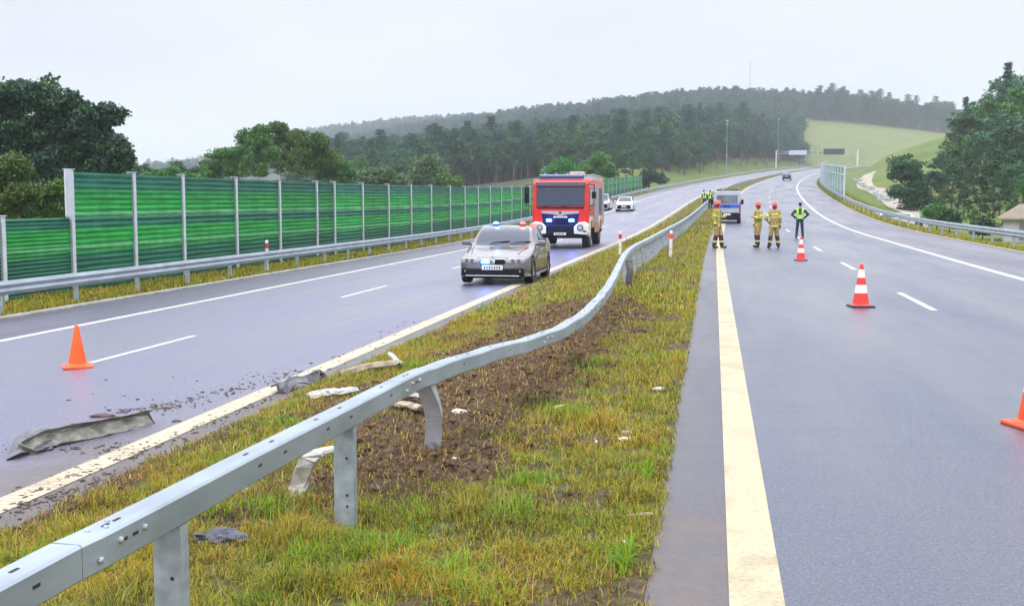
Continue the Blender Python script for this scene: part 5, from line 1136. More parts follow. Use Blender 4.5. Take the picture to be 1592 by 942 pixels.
# ---- fire engine
m_fred = M('fire_engine_red', (.74, .012, .008), .3, 0, var=.07, coat=.35); m_shut = M('silver_roller_shutter', (.55, .56, .58), .35, .7, var=.06, scale=4); m_dk = M('dark_blue_bumper', (.008, .010, .028), .5, var=.3, spec=.2)
def fire_engine(loc):
    g = empty('fire_engine', 'red fire engine with white cornered bumper and blue grille lights behind the police car', 'fire engine', loc)
    W = 1.25
    # cab shell: side profile extruded, windscreen raked
    prof = [(0, .95), (-.02, 1.75), (.10, 2.88), (.30, 3.05), (2.3, 3.08), (2.3, .95)]
    m = MB(); m.prism([(a, b) for a, b in prof], -W, W, 'x'); cab = m.build('cab', m_fred, g)
    bvl = cab.modifiers.new('bevel', 'BEVEL'); bvl.width = .07; bvl.segments = 3; bvl.limit_method = 'ANGLE'
    ang = math.atan2(.12, 1.13); rt = Matrix.Rotation(-ang, 3, 'X')
    m = MB(); m.box((0, .005, 2.30), (2.14, .04, .84), rt, bev=.015); m.build('windscreen', m_glass, g)
    m = MB(); m.box((0, -.03, 2.30), (2.2, .01, .02), rt)
    for x0_ in (-.75, .05): MB().tube([(x0_, -.035, 1.84), (x0_ + .25, -.045, 1.90), (x0_ + .72, -.03, 1.93)], .018, 6).build('wiper', m_black, g)
    m = MB(); m.box((0, -.03, 1.80), (2.1, .03, .07), bev=.01); m.build('cowl_strip', m_black, g)
    m = MB(); m.box((.55, .03, 2.3), (.5, .02, .3), rt); 
    m = MB(); m.box((0, .06, 2.84), (2.22, .16, .22), rt, bev=.03); m.build('sun_visor', M('smoked_visor', (.10, .05, .09), .2, coat=1), g)
    m = MB(); m.prism([(-.86, 1.66), (.86, 1.66), (.80, 1.56), (.30, 1.52), (0, 1.44), (-.30, 1.52), (-.80, 1.56)], -.07, -.015, 'y'); tr_ = m.build('grille_trim', m_chrome, g)
    MB().lathe([(.07, -.012), (.07, 0)], (0, -.075, 1.585), 'y', 14).build('badge', M('dark_badge', (.12, .09, .09), .4), tr_)
    m = MB(); m.prism([(-.84, 1.54), (-.3, 1.50), (0, 1.43), (.3, 1.50), (.84, 1.54), (.74, 1.02), (-.74, 1.02)], -.035, -.005, 'y')
    m.build('grille', M('blue_black_grille', (.008, .012, .05), .5, var=.4, scale=10, spec=.2), g)
    m = MB()
    for z in (1.15, 1.25, 1.36): m.box((0, -.045, z), (1.35, .02, .03))
    m.build('grille_bars', m_dk, g)
    m = MB()
    for j, w_ in enumerate((.07, .06, .07, .08, .06, .07, .07)): m.box((-.26 + j * .088, -.052, 1.40), (w_, .01, .06 if j % 2 else .075))
    m.build('grille_lettering', m_plate, g)
    for s in (1, -1):
        m = MB(); m.box((s * .50, -.06, 1.25), (.26, .05, .13), bev=.02); fl = m.build('flash_lamp', m_blueL, g); MB().lathe([(.05, -.02), (.05, 0)], (s * .50, -.08, 1.26), 'y', 14).build('lamp_core', m_blueC, fl)
        m = MB(); m.prism([(s * .62, .66), (s * 1.2, .62), (s * 1.27, .72), (s * 1.27, 1.10), (s * 1.10, 1.20), (s * .82, 1.16), (s * .62, .98)][::s], -.17, .35, 'y'); c_ = m.build('bumper_corner', M('white_bumper_paint', (.80, .79, .76), .3, coat=.6), g)
        bv_ = c_.modifiers.new('bevel', 'BEVEL'); bv_.width = .035; bv_.segments = 2
        MB().lathe([(.14, -.02), (.13, .0), (.10, .01)], (s * .90, -.185, .93), 'y', 20).build('headlight_ring', m_black, c_, smooth=True)
        MB().lathe([(.10, -.03), (.07, -.035)], (s * .90, -.18, .93), 'y', 18).build('headlight', m_lens, c_, smooth=True)
        m = MB(); m.box((s * 1.10, -.185, .78), (.16, .02, .06)); m.build('fog_lamp', m_black, c_)
        # mirrors
        m = MB(); m.tube([(s * 1.2, .12, 2.85), (s * 1.5, -.12, 2.8), (s * 1.5, -.12, 1.9), (s * 1.2, .1, 1.85)], .022, 6); ma = m.build('mirror_arm', m_black, g)
        m = MB(); m.box((s * 1.49, -.12, 2.36), (.20, .12, .72 if s < 0 else .30), bev=.04); m.build('wing_mirror', m_black, g, smooth=True)
        m = MB(); m.box((s * 1.255, .95, 2.28), (.02, .86, .72), bev=.006); m.build('side_window', m_glass, g)
        m = MB(); m.box((s * 1.255, 1.85, 2.28), (.02, .62, .72), bev=.006); m.build('side_window', m_glass, g)
        for yy_ in (.42, 1.45): m = MB(); m.box((s * 1.256, yy_, 1.85), (.012, .016, 1.75)); m.build('door_seam', m_black, g)
        m = MB(); m.box((s * 1.27, .6, 1.70), (.03, .16, .05)); m.build('door_handle', m_black, g)
        m = MB(); m.prism([(.35, .55), (.35, 1.25), (.6, 1.42), (1.6, 1.42), (1.85, 1.25), (1.85, .9), (1.72, .9), (1.6, 1.12), (1.45, 1.22), (.75, 1.22), (.6, 1.12), (.5, .55)], s * 1.18, s * 1.30, 'x'); m.build('wheel_arch', MATS['white_bumper_paint'], g)
        m = MB(); m.prism([(4.75, .75), (4.75, 1.1), (5.0, 1.4), (6.1, 1.4), (6.35, 1.1), (6.35, .75), (6.2, .75), (6.05, 1.12), (5.9, 1.22), (5.2, 1.22), (5.05, 1.12), (4.9, .75)], s * 1.2, s * 1.285, 'x'); m.build('wheel_arch', MATS['white_bumper_paint'], g)
        # lockers
        for a_, b_ in ((2.55, 3.5), (3.58, 4.6), (6.35, 7.4)):
            m = MB(); m.box((s * 1.262, (a_ + b_) / 2, 1.95), (.02, b_ - a_, 1.75)); sh = m.build('roller_shutter', m_shut, g); m = MB()
            for j in range(16): m.box((s * 1.275, (a_ + b_) / 2, 1.16 + j * .108), (.008, b_ - a_ - .04, .02))
            m.build('shutter_slats', m_galv2, sh)
        m = MB(); m.box((s * 1.262, 5.5, 2.1), (.02, 1.6, 1.2)); m.build('side_panel', M('dark_violet_equipment', (.12, .07, .14), .5, var=.5, scale=6), g)
        m = MB(); m.box((s * 1.262, 3.6, .84), (.02, 2.0, .36)); m.build('lower_locker', M('copper_band', (.45, .18, .12), .4), g)
    m = MB(); m.box((0, -.02, .82), (1.34, .22, .46), bev=.04); m.build('bumper_centre', m_dk, g)
    m = MB(); m.box((0, -.145, .66), (.54, .02, .11)); pl = m.build('number_plate', m_plate, g)
    m = MB(); [m.box((-.2 + j * .062, -.158, .66), (.034, .004, .06)) for j in range(7)]; m.build('plate_characters', m_ink, pl)
    m = MB(); m.box((0, .25, .58), (2.3, .3, .16), bev=.04); m.build('step', m_dk, g)
    m = MB(); m.box((0, .5, 3.17), (2.0, .34, .20), bev=.05); m.build('light_bar', M('blue_light_bar', (.03, .05, .22), .15, coat=1, emit=None), g)
    for j in range(4): m = MB(); m.lathe([(.055, 0), (.05, .06), (.02, .075)], (-.75 + j * .5, .5, 3.27), n=12); m.build('roof_lamp', M('roof_lamp_blue', (.2, .25, .6), .2), g)
    m = MB(); m.box((0, 4.95, 2.0), (2.5, 5.1, 2.1), bev=.04); m.build('body', m_fred, g)
    m = MB(); m.box((0, 4.95, 3.12), (2.4, 5.0, .16), bev=.03); m.build('roof_deck', M('beige_roof_deck', (.50, .44, .40), .5, var=.2), g)
    m = MB(); m.tube([(1.1, 2.5, 3.28), (1.1, 7.3, 3.28)], .05, 8); m.tube([(.75, 2.5, 3.28), (.75, 7.3, 3.28)], .04, 8)
    for j in range(12): m.tube([(.75, 2.7 + j * .4, 3.28), (1.1, 2.7 + j * .4, 3.28)], .02, 6)
    m.build('roof_ladder', m_galv, g)
    m = MB(); m.box((.45, 2.75, 3.32), (.7, .5, .24), bev=.05); m.build('roof_box', MATS['beige_roof_deck'], g)
    m = MB(); m.box((0, 4.4, .78), (1.1, 6.8, .30)); m.build('chassis', m_black, g)
    for y in (1.1, 5.55):
        for x in (1.06, -1.06): wheel(g, x, y, .52, .34, m_galv2, 8)
        MB().tube([(-1, y, .52), (1, y, .52)], .09, 8).build('axle', m_black, g)
    MB().box((0, 7.55, .7), (2.3, .15, .25), bev=.03).build('rear_bumper', m_dk, g)
    return g
q = road_at(871, 387); fe = fire_engine((q.x, q.y, float(corr(q.x, q.y + 2)))); fe.scale = (1.06, 1.0, 1.06)
pcar.scale = (1.07, 1.0, 1.07)
def glow(p, e, col, par):
    d = bpy.data.lights.new('flash_glow', 'POINT'); d.energy = e; d.color = col; d.shadow_soft_size = .06; o = bpy.data.objects.new('flash_glow', d); COL.objects.link(o); o.location = p; o.parent = par
glow((-.5, -.28, 1.28), 14, (.08, .2, 1), fe); glow((.5, -.28, 1.28), 14, (.08, .2, 1), fe)
glow((-.17, -.22, .60), 4, (.1, .25, 1), pcar); glow((-.36, 2.5, 1.72), 5, (.1, .35, 1), pcar); glow((.36, 2.5, 1.72), 5, (1, .1, .08), pcar)
# ================================================================== PEOPLE
def remesh(m, vox, mats, name, parent, fmat=None, sm=2):
    me = m.mesh(name); o = link(name, me, None, None); md = o.modifiers.new('r', 'REMESH'); md.mode = 'VOXEL'; md.voxel_size = vox; md.use_smooth_shade = True
    if sm: s = o.modifiers.new('s', 'SMOOTH'); s.factor = .5; s.iterations = sm
    dg = bpy.context.evaluated_depsgraph_get(); res = bpy.data.meshes.new_from_object(o.evaluated_get(dg)); bpy.data.objects.remove(o); res.name = name
    x = bpy.data.objects.new(name, res); COL.objects.link(x); x.parent = parent; res.materials.clear()
    for mm in (mats if isinstance(mats, list) else [mats]): res.materials.append(mm)
    n = len(res.polygons)
    if fmat:
        c = np.empty(n * 3, np.float32); res.polygons.foreach_get('center', c); res.polygons.foreach_set('material_index', fmat(c.reshape(-1, 3)).astype(np.int32))
    else: res.polygons.foreach_set('material_index', np.zeros(n, np.int32))
    res.shade_smooth(); return x
def ball(m, c, r, sc=(1, 1, 1), n=10):
    pr = [(max(.001, math.cos(a) * r), math.sin(a) * r) for a in np.linspace(-math.pi / 2, math.pi / 2, n)]; b = len(m.v); m.lathe(pr, n=14)
    for i in range(b, len(m.v)): v = m.v[i]; m.v[i] = (v[0] * sc[0] + c[0], v[1] * sc[1] + c[1], v[2] * sc[2] + c[2])
def limb(m, pts, rs):
    m.tube(pts, rs, 12)
    for p, r in zip(pts, rs): ball(m, p, r * .995, n=8)
def torso(m, secs):
    n = 18; V = []; F = []
    for (c, rx, ry) in secs:
        for k in range(n):
            a = 2 * math.pi * k / n; V.append((c[0] + rx * math.cos(a), c[1] + ry * math.sin(a), c[2]))
    for i in range(len(secs) - 1):
        for k in range(n): F.append((i * n + k, i * n + (k + 1) % n, (i + 1) * n + (k + 1) % n, (i + 1) * n + k))
    F.append(tuple(range(n - 1, -1, -1))); F.append(tuple((len(secs) - 1) * n + k for k in range(n))); m.add(V, F)
m_skin = M('skin', (.52, .32, .24), .55, var=.05); m_eye = M('eye_white', (.7, .7, .68), .3); m_iris = M('dark_iris', (.03, .02, .015), .2); m_hair = M('dark_hair', (.05, .035, .025), .7, var=.3, scale=60)
def hand(m, w, e, curl=.6, side=1):
    """palm, four fingers and a thumb at the wrist w, forearm coming from e"""
    w, e = Vector(w), Vector(e); d = (w - e).normalized(); s = d.cross(Vector((0, 1, 0)))
    s = s.normalized() if s.length > .2 else d.cross(Vector((1, 0, 0))).normalized(); nrm = s.cross(d).normalized()
    pc = w + d * .05
    m.box(pc, (.075, .03, .095), Matrix((s, nrm, d)).transposed(), bev=.012)
    for i, L_ in enumerate((.068, .078, .072, .058)):
        b = w + d * .09 + s * (-.030 + .0205 * i); p1 = b + d * L_ * .45 - nrm * L_ * .12 * curl; p2 = p1 + d * L_ * .32 - nrm * L_ * .30 * curl; p3 = p2 + d * L_ * .16 - nrm * L_ * .26 * curl
        m.tube([tuple(b - d * .02), tuple(b), tuple(p1), tuple(p2), tuple(p3)], [.0095, .0095, .009, .0082, .0065], 8)
    b = w + d * .025 - s * .034 * side; m.tube([tuple(b), tuple(b + d * .03 - s * .025 * side), tuple(b + d * .058 - s * .028 * side - nrm * .012)], [.013, .011, .008], 8)
def figure(label, loc, rz, J, kind, scale=1.0, headturn=0, group=None):
    """J: joints. facing -y. kind: 'fire' or 'police'"""
    g = empty('person', label, 'person', loc, rz, group); g.scale = (scale * (.9 if kind == 'fire' else .95), scale * .95, scale)
    hip, ch, nk, hd = J['pelvis'], J['chest'], J['neck'], J['head']
    m = MB(); torso(m, [((hip[0], hip[1], hip[2] - .08), .155, .11), (hip, .165, .115), ((.5 * (hip[0] + ch[0]), .5 * (hip[1] + ch[1]), (hip[2] + ch[2]) / 2), .145, .10), (ch, .175, .12), ((nk[0], nk[1], nk[2] - .07), .15, .09), ((nk[0], nk[1], nk[2]), .06, .06)])
    m.tube([(nk[0], nk[1], nk[2] - .05), (hd[0], hd[1] + .01, hd[2] - .06)], [.06, .053], 12)
    ht = Matrix.Rotation(headturn, 3, 'Z')
    def H(x, y, z): v = ht @ Vector((x, y, 0)); return (hd[0] + v.x, hd[1] + v.y, hd[2] + z)
    ball(m, H(0, .01, .015), .1, (.76, .93, 1.12), 14); ball(m, H(0, -.035, -.055), .06, (.85, .8, .9), 10)
    m.tube([H(0, -.085, .03), H(0, -.108, -.012), H(0, -.088, -.022)], [.008, .014, .01], 8)
    for s in (1, -1):
        ball(m, H(s * .078, .01, .0), .028, (.35, .7, 1.1), 8); m.tube([H(s * .012, -.088, .038), H(s * .045, -.080, .040)], [.007, .006], 6)
        sh, el, wr_ = J['shoulder'][s], J['elbow'][s], J['wrist'][s]; limb(m, [sh, el, wr_], [.052, .04, .028]); hand(m, wr_, el, .7, s)
        hp, kn, an, to = J['hip'][s], J['knee'][s], J['ankle'][s], J['toe'][s]; limb(m, [hp, kn, an], [.08, .056, .04]); limb(m, [an, to], [.042, .032])
    m.tube([H(-.022, -.089, -.048), H(.022, -.089, -.048)], [.006, .006], 6)
    body = remesh(m, .0085, m_skin, 'body', g, sm=1)
    for s in (1, -1):
        e = MB(); ball(e, H(s * .03, -.078, .018), .0125, n=8); eo = e.build('eye', m_eye, g, smooth=True); e = MB(); ball(e, H(s * .03, -.0885, .018), .0055, n=6); e.build('iris', m_iris, eo)
    fire = kind == 'fire'
    jm = J.get('jack', 1.0)
    # jacket
    a = .035 if fire else .022; m = MB(); drop = -.13 if fire else -.03
    torso(m, [((hip[0], hip[1], hip[2] + drop), .17 + a, .125 + a), ((hip[0], hip[1], hip[2] + drop * .4), .168 + a, .125 + a), ((.5 * (hip[0] + ch[0]), .5 * (hip[1] + ch[1]), (hip[2] + ch[2]) / 2), .155 + a, .115 + a), (ch, .185 + a, .13 + a), ((nk[0], nk[1], nk[2] - .075), .165 + a * .6, .10 + a), ((nk[0], nk[1], nk[2] - .005), .085, .08)])
    for s in (1, -1):
        sh, el, wr_ = [Vector(J[k][s]) for k in ('shoulder', 'elbow', 'wrist')]; limb(m, [tuple(sh), tuple(el), tuple(el.lerp(wr_, .95))], [.068 + a * .7, .055 + a * .6, .045 + a * .5])
    W = [Vector(J['wrist'][s]) for s in (1, -1)]; E = [Vector(J['elbow'][s]) for s in (1, -1)]; S = [Vector(J['shoulder'][s]) for s in (1, -1)]
    def armf(c):
        best = np.full(len(c), 9.); tt = np.zeros(len(c))
        for s in (0, 1):
            for (p, q, o) in ((S[s], E[s], 0), (E[s], W[s], 1)):
                p_, q_ = np.array(p), np.array(q); d = q_ - p_; t_ = np.clip(((c - p_) @ d) / (d @ d), 0, 1); ds = np.linalg.norm(c - p_ - t_[:, None] * d, axis=1); k = ds < best; best[k] = ds[k]; tt[k] = o + t_[k]
        return best, tt
    if fire:
        def fm(c):
            z = c[:, 2]; o = np.zeros(len(c)); b_, t_ = armf(c); arm = (b_ < .10) & (np.abs(c[:, 0] - ch[0]) > .17)
            body_ = ~arm; x0 = hip[2] - .10
            band = lambda v, w_: np.abs(z - v) < w_
            o[body_ & (band(x0 + .01, .035) | band(ch[2] - .06, .03))] = 1; o[body_ & (band(x0 + .01, .013) | band(ch[2] - .06, .011))] = 2
            o[body_ & (c[:, 1] < hip[1] - .08) & (np.abs(c[:, 0] - ch[0]) < .02)] = 3
            o[arm & ((np.abs(t_ - 1.7) < .16) | (np.abs(t_ - .55) < .12))] = 1; o[arm & (t_ > 1.86)] = 3
            o[body_ & (c[:, 1] > 0) & band(ch[2] + .07, .025)] = 1
            return o
        remesh(m, .014, [M('tan_turnout_cloth', (.36, .25, .09), .85, var=.25, scale=12, bump=.3, bscale=40) if J.get('tan') else M('yellow_tan_turnout_cloth', (.38, .31, .07), .85, var=.25, scale=12, bump=.3, bscale=40), M('lime_band', (.62, .68, .10), .5), M('silver_band', (.6, .6, .58), .35, .3), M('dark_cloth', (.06, .05, .035), .85)], 'jacket', g, fm)
    else:
        def fm(c):
            b_, t_ = armf(c); arm = (b_ < .085) & (t_ > .12); o = np.ones(len(c)); o[arm] = 0
            z = c[:, 2]; o[~arm & (z < hip[2] + .02)] = 0
            o[~arm & (c[:, 1] > 0.02) & (np.abs(c[:, 0] - ch[0]) < .085 - .10 * (ch[2] + .06 - z).clip(0, 1)) & (z > ch[2] - .10)] = 3
            o[~arm & (np.abs(z - (hip[2] + .12)) < .022)] = 2
            return o
        remesh(m, .014, [M('black_uniform', (.016, .017, .024), .8, var=.3, scale=20), M('lime_vest', (.42, .80, .10), .6, var=.1), M('silver_band', (.6, .6, .58), .35, .3), M('dark_green_back', (.03, .06, .02), .7)], 'jacket', g, fm)
    m = MB(); b_ = .028 if fire else .008
    torso(m, [((hip[0], hip[1], hip[2] - .12), .165 + b_, .115 + b_), ((hip[0], hip[1], hip[2] + .06), .162 + b_, .112 + b_)])
    for s in (1, -1):
        hp, kn, an = [Vector(J[k][s]) for k in ('hip', 'knee', 'ankle')]; limb(m, [tuple(hp), tuple(kn), tuple(kn.lerp(an, .9))], [.092 + b_, .072 + b_, .058 + b_ * 1.2])
    if fire:
        def fm2(c): z = c[:, 2]; o = np.zeros(len(c)); o[z < .50] = 1; o[(z < .29)] = 2; o[(z < .225)] = 1; return o
        remesh(m, .014, [MATS.get('tan_turnout_cloth') or M('tan_turnout_cloth', (.36, .25, .09), .85, var=.25, scale=12), M('maroon_black_cloth', (.055, .025, .022), .85), M('pale_lime_band', (.70, .74, .35), .5)], 'trousers', g, fm2)
    else: remesh(m, .014, M('navy_trousers', (.018, .022, .075), .8, var=.2), 'trousers', g)
    for s in (1, -1):
        an, to = Vector(J['ankle'][s]), Vector(J['toe'][s]); m = MB(); limb(m, [tuple(an + Vector((0, .01, .14))), tuple(an + Vector((0, 0, .0)))], [.062, .058]); limb(m, [tuple(an + Vector((0, .025, -.045))), tuple(to)], [.05, .044])
        remesh(m, .012, M('black_boot', (.02, .02, .02), .45), 'boot', g)
    if fire:
        m = MB(); n = 20
        pr = [(.001, .135), (.05, .13), (.10, .10), (.125, .05), (.132, .0), (.150, -.012), (.148, -.022), (.12, -.015)]; b0_ = len(m.v); m.lathe([(r, z) for r, z in pr[::-1]], n=22)
        m.v = [H(v[0] * .92, v[1] * 1.12 + .012, v[2] + .045) for v in m.v]; hl = m.build('helmet', M('red_helmet', (.62, .03, .035), .25, coat=1), g, smooth=True)
        m = MB(); m.box((0, 0, 0), (.035, .27, .02), bev=.008); m.v = [H(v[0], v[1] + .015, v[2] + .18) for v in m.v]; m.build('helmet_crest', M('pink_red_crest', (.85, .25, .28), .3), hl)
        m = MB(); torso(m, [((0, .04, -.10), .10, .085), ((0, .02, -.0), .10, .10), ((0, .02, .06), .105, .11)]); m.v = [H(*v) for v in m.v if True]; m.build('neck_guard', M('dark_red_neck_guard', (.22, .02, .02), .7), hl, smooth=True) if J.get('guard', True) else None
    else:
        m = MB(); ball(m, (0, .012, .02), .104, (.80, .97, 1.12), 12); m.v = [H(*v) for v in m.v if True]
        hm_ = MB(); pr = [(.088, .03), (.092, .055), (.10, .09), (.085, .115), (.03, .125)]; hm_.lathe(pr, n=20); hm_.v = [H(v[0] * .98, v[1] * 1.12 + .01, v[2]) for v in hm_.v]; cp = hm_.build('cap', MATS['black_uniform'], g, smooth=True)
        pk = MB(); pk.box((0, -.125, .045), (.13, .075, .01), bev=.004); pk.v = [H(*v) for v in pk.v]; pk.build('cap_peak', MATS['black_uniform'], cp)
        hr_ = MB(); torso(hr_, [((0, .03, -.04), .070, .070), ((0, .026, .01), .082, .086), ((0, .02, .045), .082, .090)]); hr_.v = [H(*v) for v in hr_.v]; hr_.build('hair', m_hair, g, smooth=True)
    return g
def stand(stance=.12, arms='down', lean=0, turn=0, knee=0, tan=False, yoff=(0, 0)):
    J = dict(pelvis=(0, 0, .97), chest=(lean * .6, -.0, 1.30), neck=(lean, -.01, 1.53), head=(lean * 1.1, -.03, 1.68), shoulder={}, elbow={}, wrist={}, hip={}, knee={}, ankle={}, toe={}, tan=tan)
    for s in (1, -1):
        J['shoulder'][s] = (s * .19 + lean * .9, 0, 1.44); k = 0 if s == 1 else 1
        if arms == 'hips': J['elbow'][s] = (s * .42, .07, 1.20); J['wrist'][s] = (s * .24, -.02, 1.03)
        elif arms == 'folded': J['elbow'][s] = (s * .27 + lean, -.05, 1.17); J['wrist'][s] = (-s * .02 + lean, -.23, 1.17 + .03 * s)
        elif arms == 'onehip' and s == 1: J['elbow'][s] = (s * .40, .06, 1.20); J['wrist'][s] = (s * .22, -.04, 1.04)
        elif arms == 'fold1' and s == 1: J['elbow'][s] = (s * .29, -.02, 1.17); J['wrist'][s] = (s * .12, -.24, 1.22)
        else: J['elbow'][s] = (s * .255 + lean, .02, 1.15); J['wrist'][s] = (s * .265 + lean, -.05, .90)
        J['hip'][s] = (s * .095, 0, .92); J['knee'][s] = (s * (.10 + stance * .35), -.03 - yoff[k] * .4, .50); J['ankle'][s] = (s * (.08 + stance), .02 - yoff[k], .09); J['toe'][s] = (s * (.10 + stance * 1.15), -.15 - yoff[k], .045)
    return J
q = road_at(1115, 386); print('ff1', q); q.z += .008
figure('firefighter in tan gear and red helmet leaning over beside the median edge line', q, R(62), stand(.07, 'fold1', -.04, yoff=(.16, -.05), tan=False), 'fire', 1.02, .2)
q = road_at(1178, 384.5); q.z += .005; print('ff2', q)
figure('firefighter in yellow gear and red helmet, left one of the pair standing on the lane', q, R(-62), stand(.06, 'fold1', .0, yoff=(.10, -.04)), 'fire', .99, -.2)
q = road_at(1203, 386); q.z += .005
figure('firefighter in orange tan gear, back turned, right one of the pair standing on the lane', q, R(188), stand(.13, 'onehip', .0, tan=True, yoff=(-.02, .06)), 'fire', .99, .2)
q = road_at(1243, 370.5); q.z += .005; print('officer', q)
figure('police officer in a lime vest and navy trousers with hands on hips, seen from behind', q, R(178), stand(.09, 'hips', .0, yoff=(0, .03)), 'police', .98, 0)
for (px, u_, y_, lb, rz_, ar, ln) in ((1104, -.75, 116, 'distant officer in a lime vest standing beside the median guardrail', 150, 'down', .04), (1095.5, -1.25, 118, 'distant officer in dark clothes leaning at the median guardrail, left of the lime vest', 200, 'fold1', .10)):
    w = atd(px, 320, y_); zz = float(mheight(w.x - float(shift(y_)), y_)) + .02
    figure(lb, (w.x, y_, zz), R(rz_), stand(.06, ar, ln), 'police', 1.0, 0)
# ================================================================== WRECKED STEEL AND LITTER
def ridge(path, prof, mat, name, label, cat, th=.006, twist=None, group=None, sides=None):
    pr = list(prof) + [(a + .0, b - th) for a, b in prof[::-1]]
    P = [Vector(p) for p in path]; P = [cr(P, k / 4) for k in range((len(P) - 1) * 4 + 1)]; o0 = P[0].copy()
    sd = None
    if twist is not None:
        sd = []
        for i, p in enumerate(P):
            t_ = (P[min(i + 1, len(P) - 1)] - P[max(i - 1, 0)]).normalized(); s = t_.cross(Vector((0, 0, 1))).normalized(); a = np.interp(i / (len(P) - 1), np.linspace(0, 1, len(twist)), twist)
            sd.append(Matrix.Rotation(R(a), 3, t_) @ s)
    m = MB().sweep([p - o0 for p in P], pr, sides=sd or sides); w_ = max(a for a, b in prof) * .16; m.v = [(v[0] + random.uniform(-w_, w_), v[1] + random.uniform(-w_, w_), v[2] + random.uniform(-w_, w_) * .6) for v in m.v]; o = m.build(name, mat); o.location = o0; return setp(o, label, cat, group)
m_wreck = M('scraped_grey_steel', (.10, .10, .085), .45, .4, scale=7, col2=(.32, .31, .26), warp=(1, 1, 2)); m_wreckd = M('dark_torn_steel', (.05, .05, .06), .4, .5, scale=9, col2=(.20, .20, .23))
m_tanst = M('mud_smeared_strip', (.20, .14, .09), .6, .1, scale=9, col2=(.48, .41, .31)); m_wst = M('pale_torn_sheet', (.30, .30, .28), .5, .2, scale=11, col2=(.58, .58, .55))
def gp(px, py, z=0): # point on or above the left carriageway / median
    q = atz(px, py, -.34); 
    for _ in range(4):
        zz = float(mheight(np.array(q.x), np.array(q.y))) if -4.62 < q.x < -.3 else float(corr(q.x, q.y)); q = atz(px, py, zz + 0)
    q.z += z; return q
CH = [(-.085, .06), (-.08, .01), (-.06, .0), (.06, .0), (.08, .01), (.085, .06)]
ridge([gp(40, 706, .02), gp(75, 694, .05), gp(120, 684, .05), gp(170, 673, .04), gp(238, 657, .03)], CH, m_wreck, 'crushed_beam', 'long crushed steel channel lying on the left carriageway below the orange cone', 'steel beam', .008, [20, 48, 52, 50, 52])
m = MB(); o0 = gp(24, 708); a = [gp(10, 716, .01), gp(22, 694, .07), gp(42, 688, .11), gp(50, 704, .015), gp(32, 712, .05), gp(78, 680, .13), gp(82, 700, .02)]
m.add([p - o0 for p in a], [(0, 1, 4), (1, 2, 4), (2, 3, 4), (2, 5, 6, 3), (0, 4, 3)]); o = m.build('torn_sheet', m_wreckd); o.location = o0; md = o.modifiers.new('t', 'SOLIDIFY'); md.thickness = .012; setp(o, 'torn dark crumpled steel end at the left tip of the crushed channel', 'steel scrap')
ridge([gp(432, 611, .02), gp(455, 604, .05), gp(478, 599, .04), gp(498, 592, .06)], [(-.10, .02), (-.05, .07), (0, .02), (.05, .07), (.10, .02)], m_wreckd, 'crumpled_beam', 'dark crumpled beam piece across the inner edge line of the left carriageway', 'steel beam', .010, [20, -5, 15, 35])
ridge([gp(478, 621, .03), gp(505, 617, .05), gp(530, 616, .05), gp(548, 612, .05)], [(-.09, .0), (-.03, .03), (.05, .03), (.08, .0)], m_wst, 'torn_strip', 'short pale torn strip lying in the grass left of the guardrail beam', 'steel strip', .008, [12, 18, 8, 0])
ridge([gp(530, 588, .05), gp(560, 583, .09), gp(590, 578, .10), gp(612, 575, .09), gp(621, 572, .09)], [(-.05, 0), (0, .025), (.05, 0)], m_tanst, 'bent_strip', 'long mud smeared strip with a kinked end on the grass beyond the guardrail', 'steel strip', .02, [40, 35, 30, 30, 20])
ridge([gp(621, 574, .08), gp(613, 569, .12), gp(606, 566, .15)], [(-.035, 0), (0, .02), (.035, 0)], m_wst, 'bent_tip', 'small pale upturned steel piece at the kink of the muddy strip', 'steel strip', .015)
ridge([gp(595, 634, .03), gp(630, 637, .06), gp(656, 643, .05)], [(-.05, 0), (0, .03), (.05, 0)], m_tanst, 'muddy_plank', 'mud covered strip lying under the guardrail, lower one of two', 'steel strip', .02)
ridge([gp(612, 619, .05), gp(635, 622, .07), gp(655, 625, .06)], [(-.035, 0), (0, .02), (.035, 0)], m_wst, 'thin_plank', 'thin pale strip lying under the guardrail, upper one of two', 'steel strip', .015)
# pale bent plate leaning beside the second post
ridge([gp(455, 782, .02), Vector(gp(462, 774)) + Vector((0, 0, .07)), Vector(gp(478, 772)) + Vector((0, .02, .24)), Vector(gp(488, 770)) + Vector((.02, .05, .30)), Vector(gp(510, 768)) + Vector((.08, .12, .31))], [(-.065, -.012), (-.055, .004), (.055, .004), (.065, -.012)], m_wst, 'bent_plate', 'pale bent steel plate standing in the grass beside the straight post', 'steel plate', .006, sides=[Vector((1, -.1, 0)).lerp(Vector((.15, -1, 0)), max(0, (i - 9) / 7)) for i in range(17)])
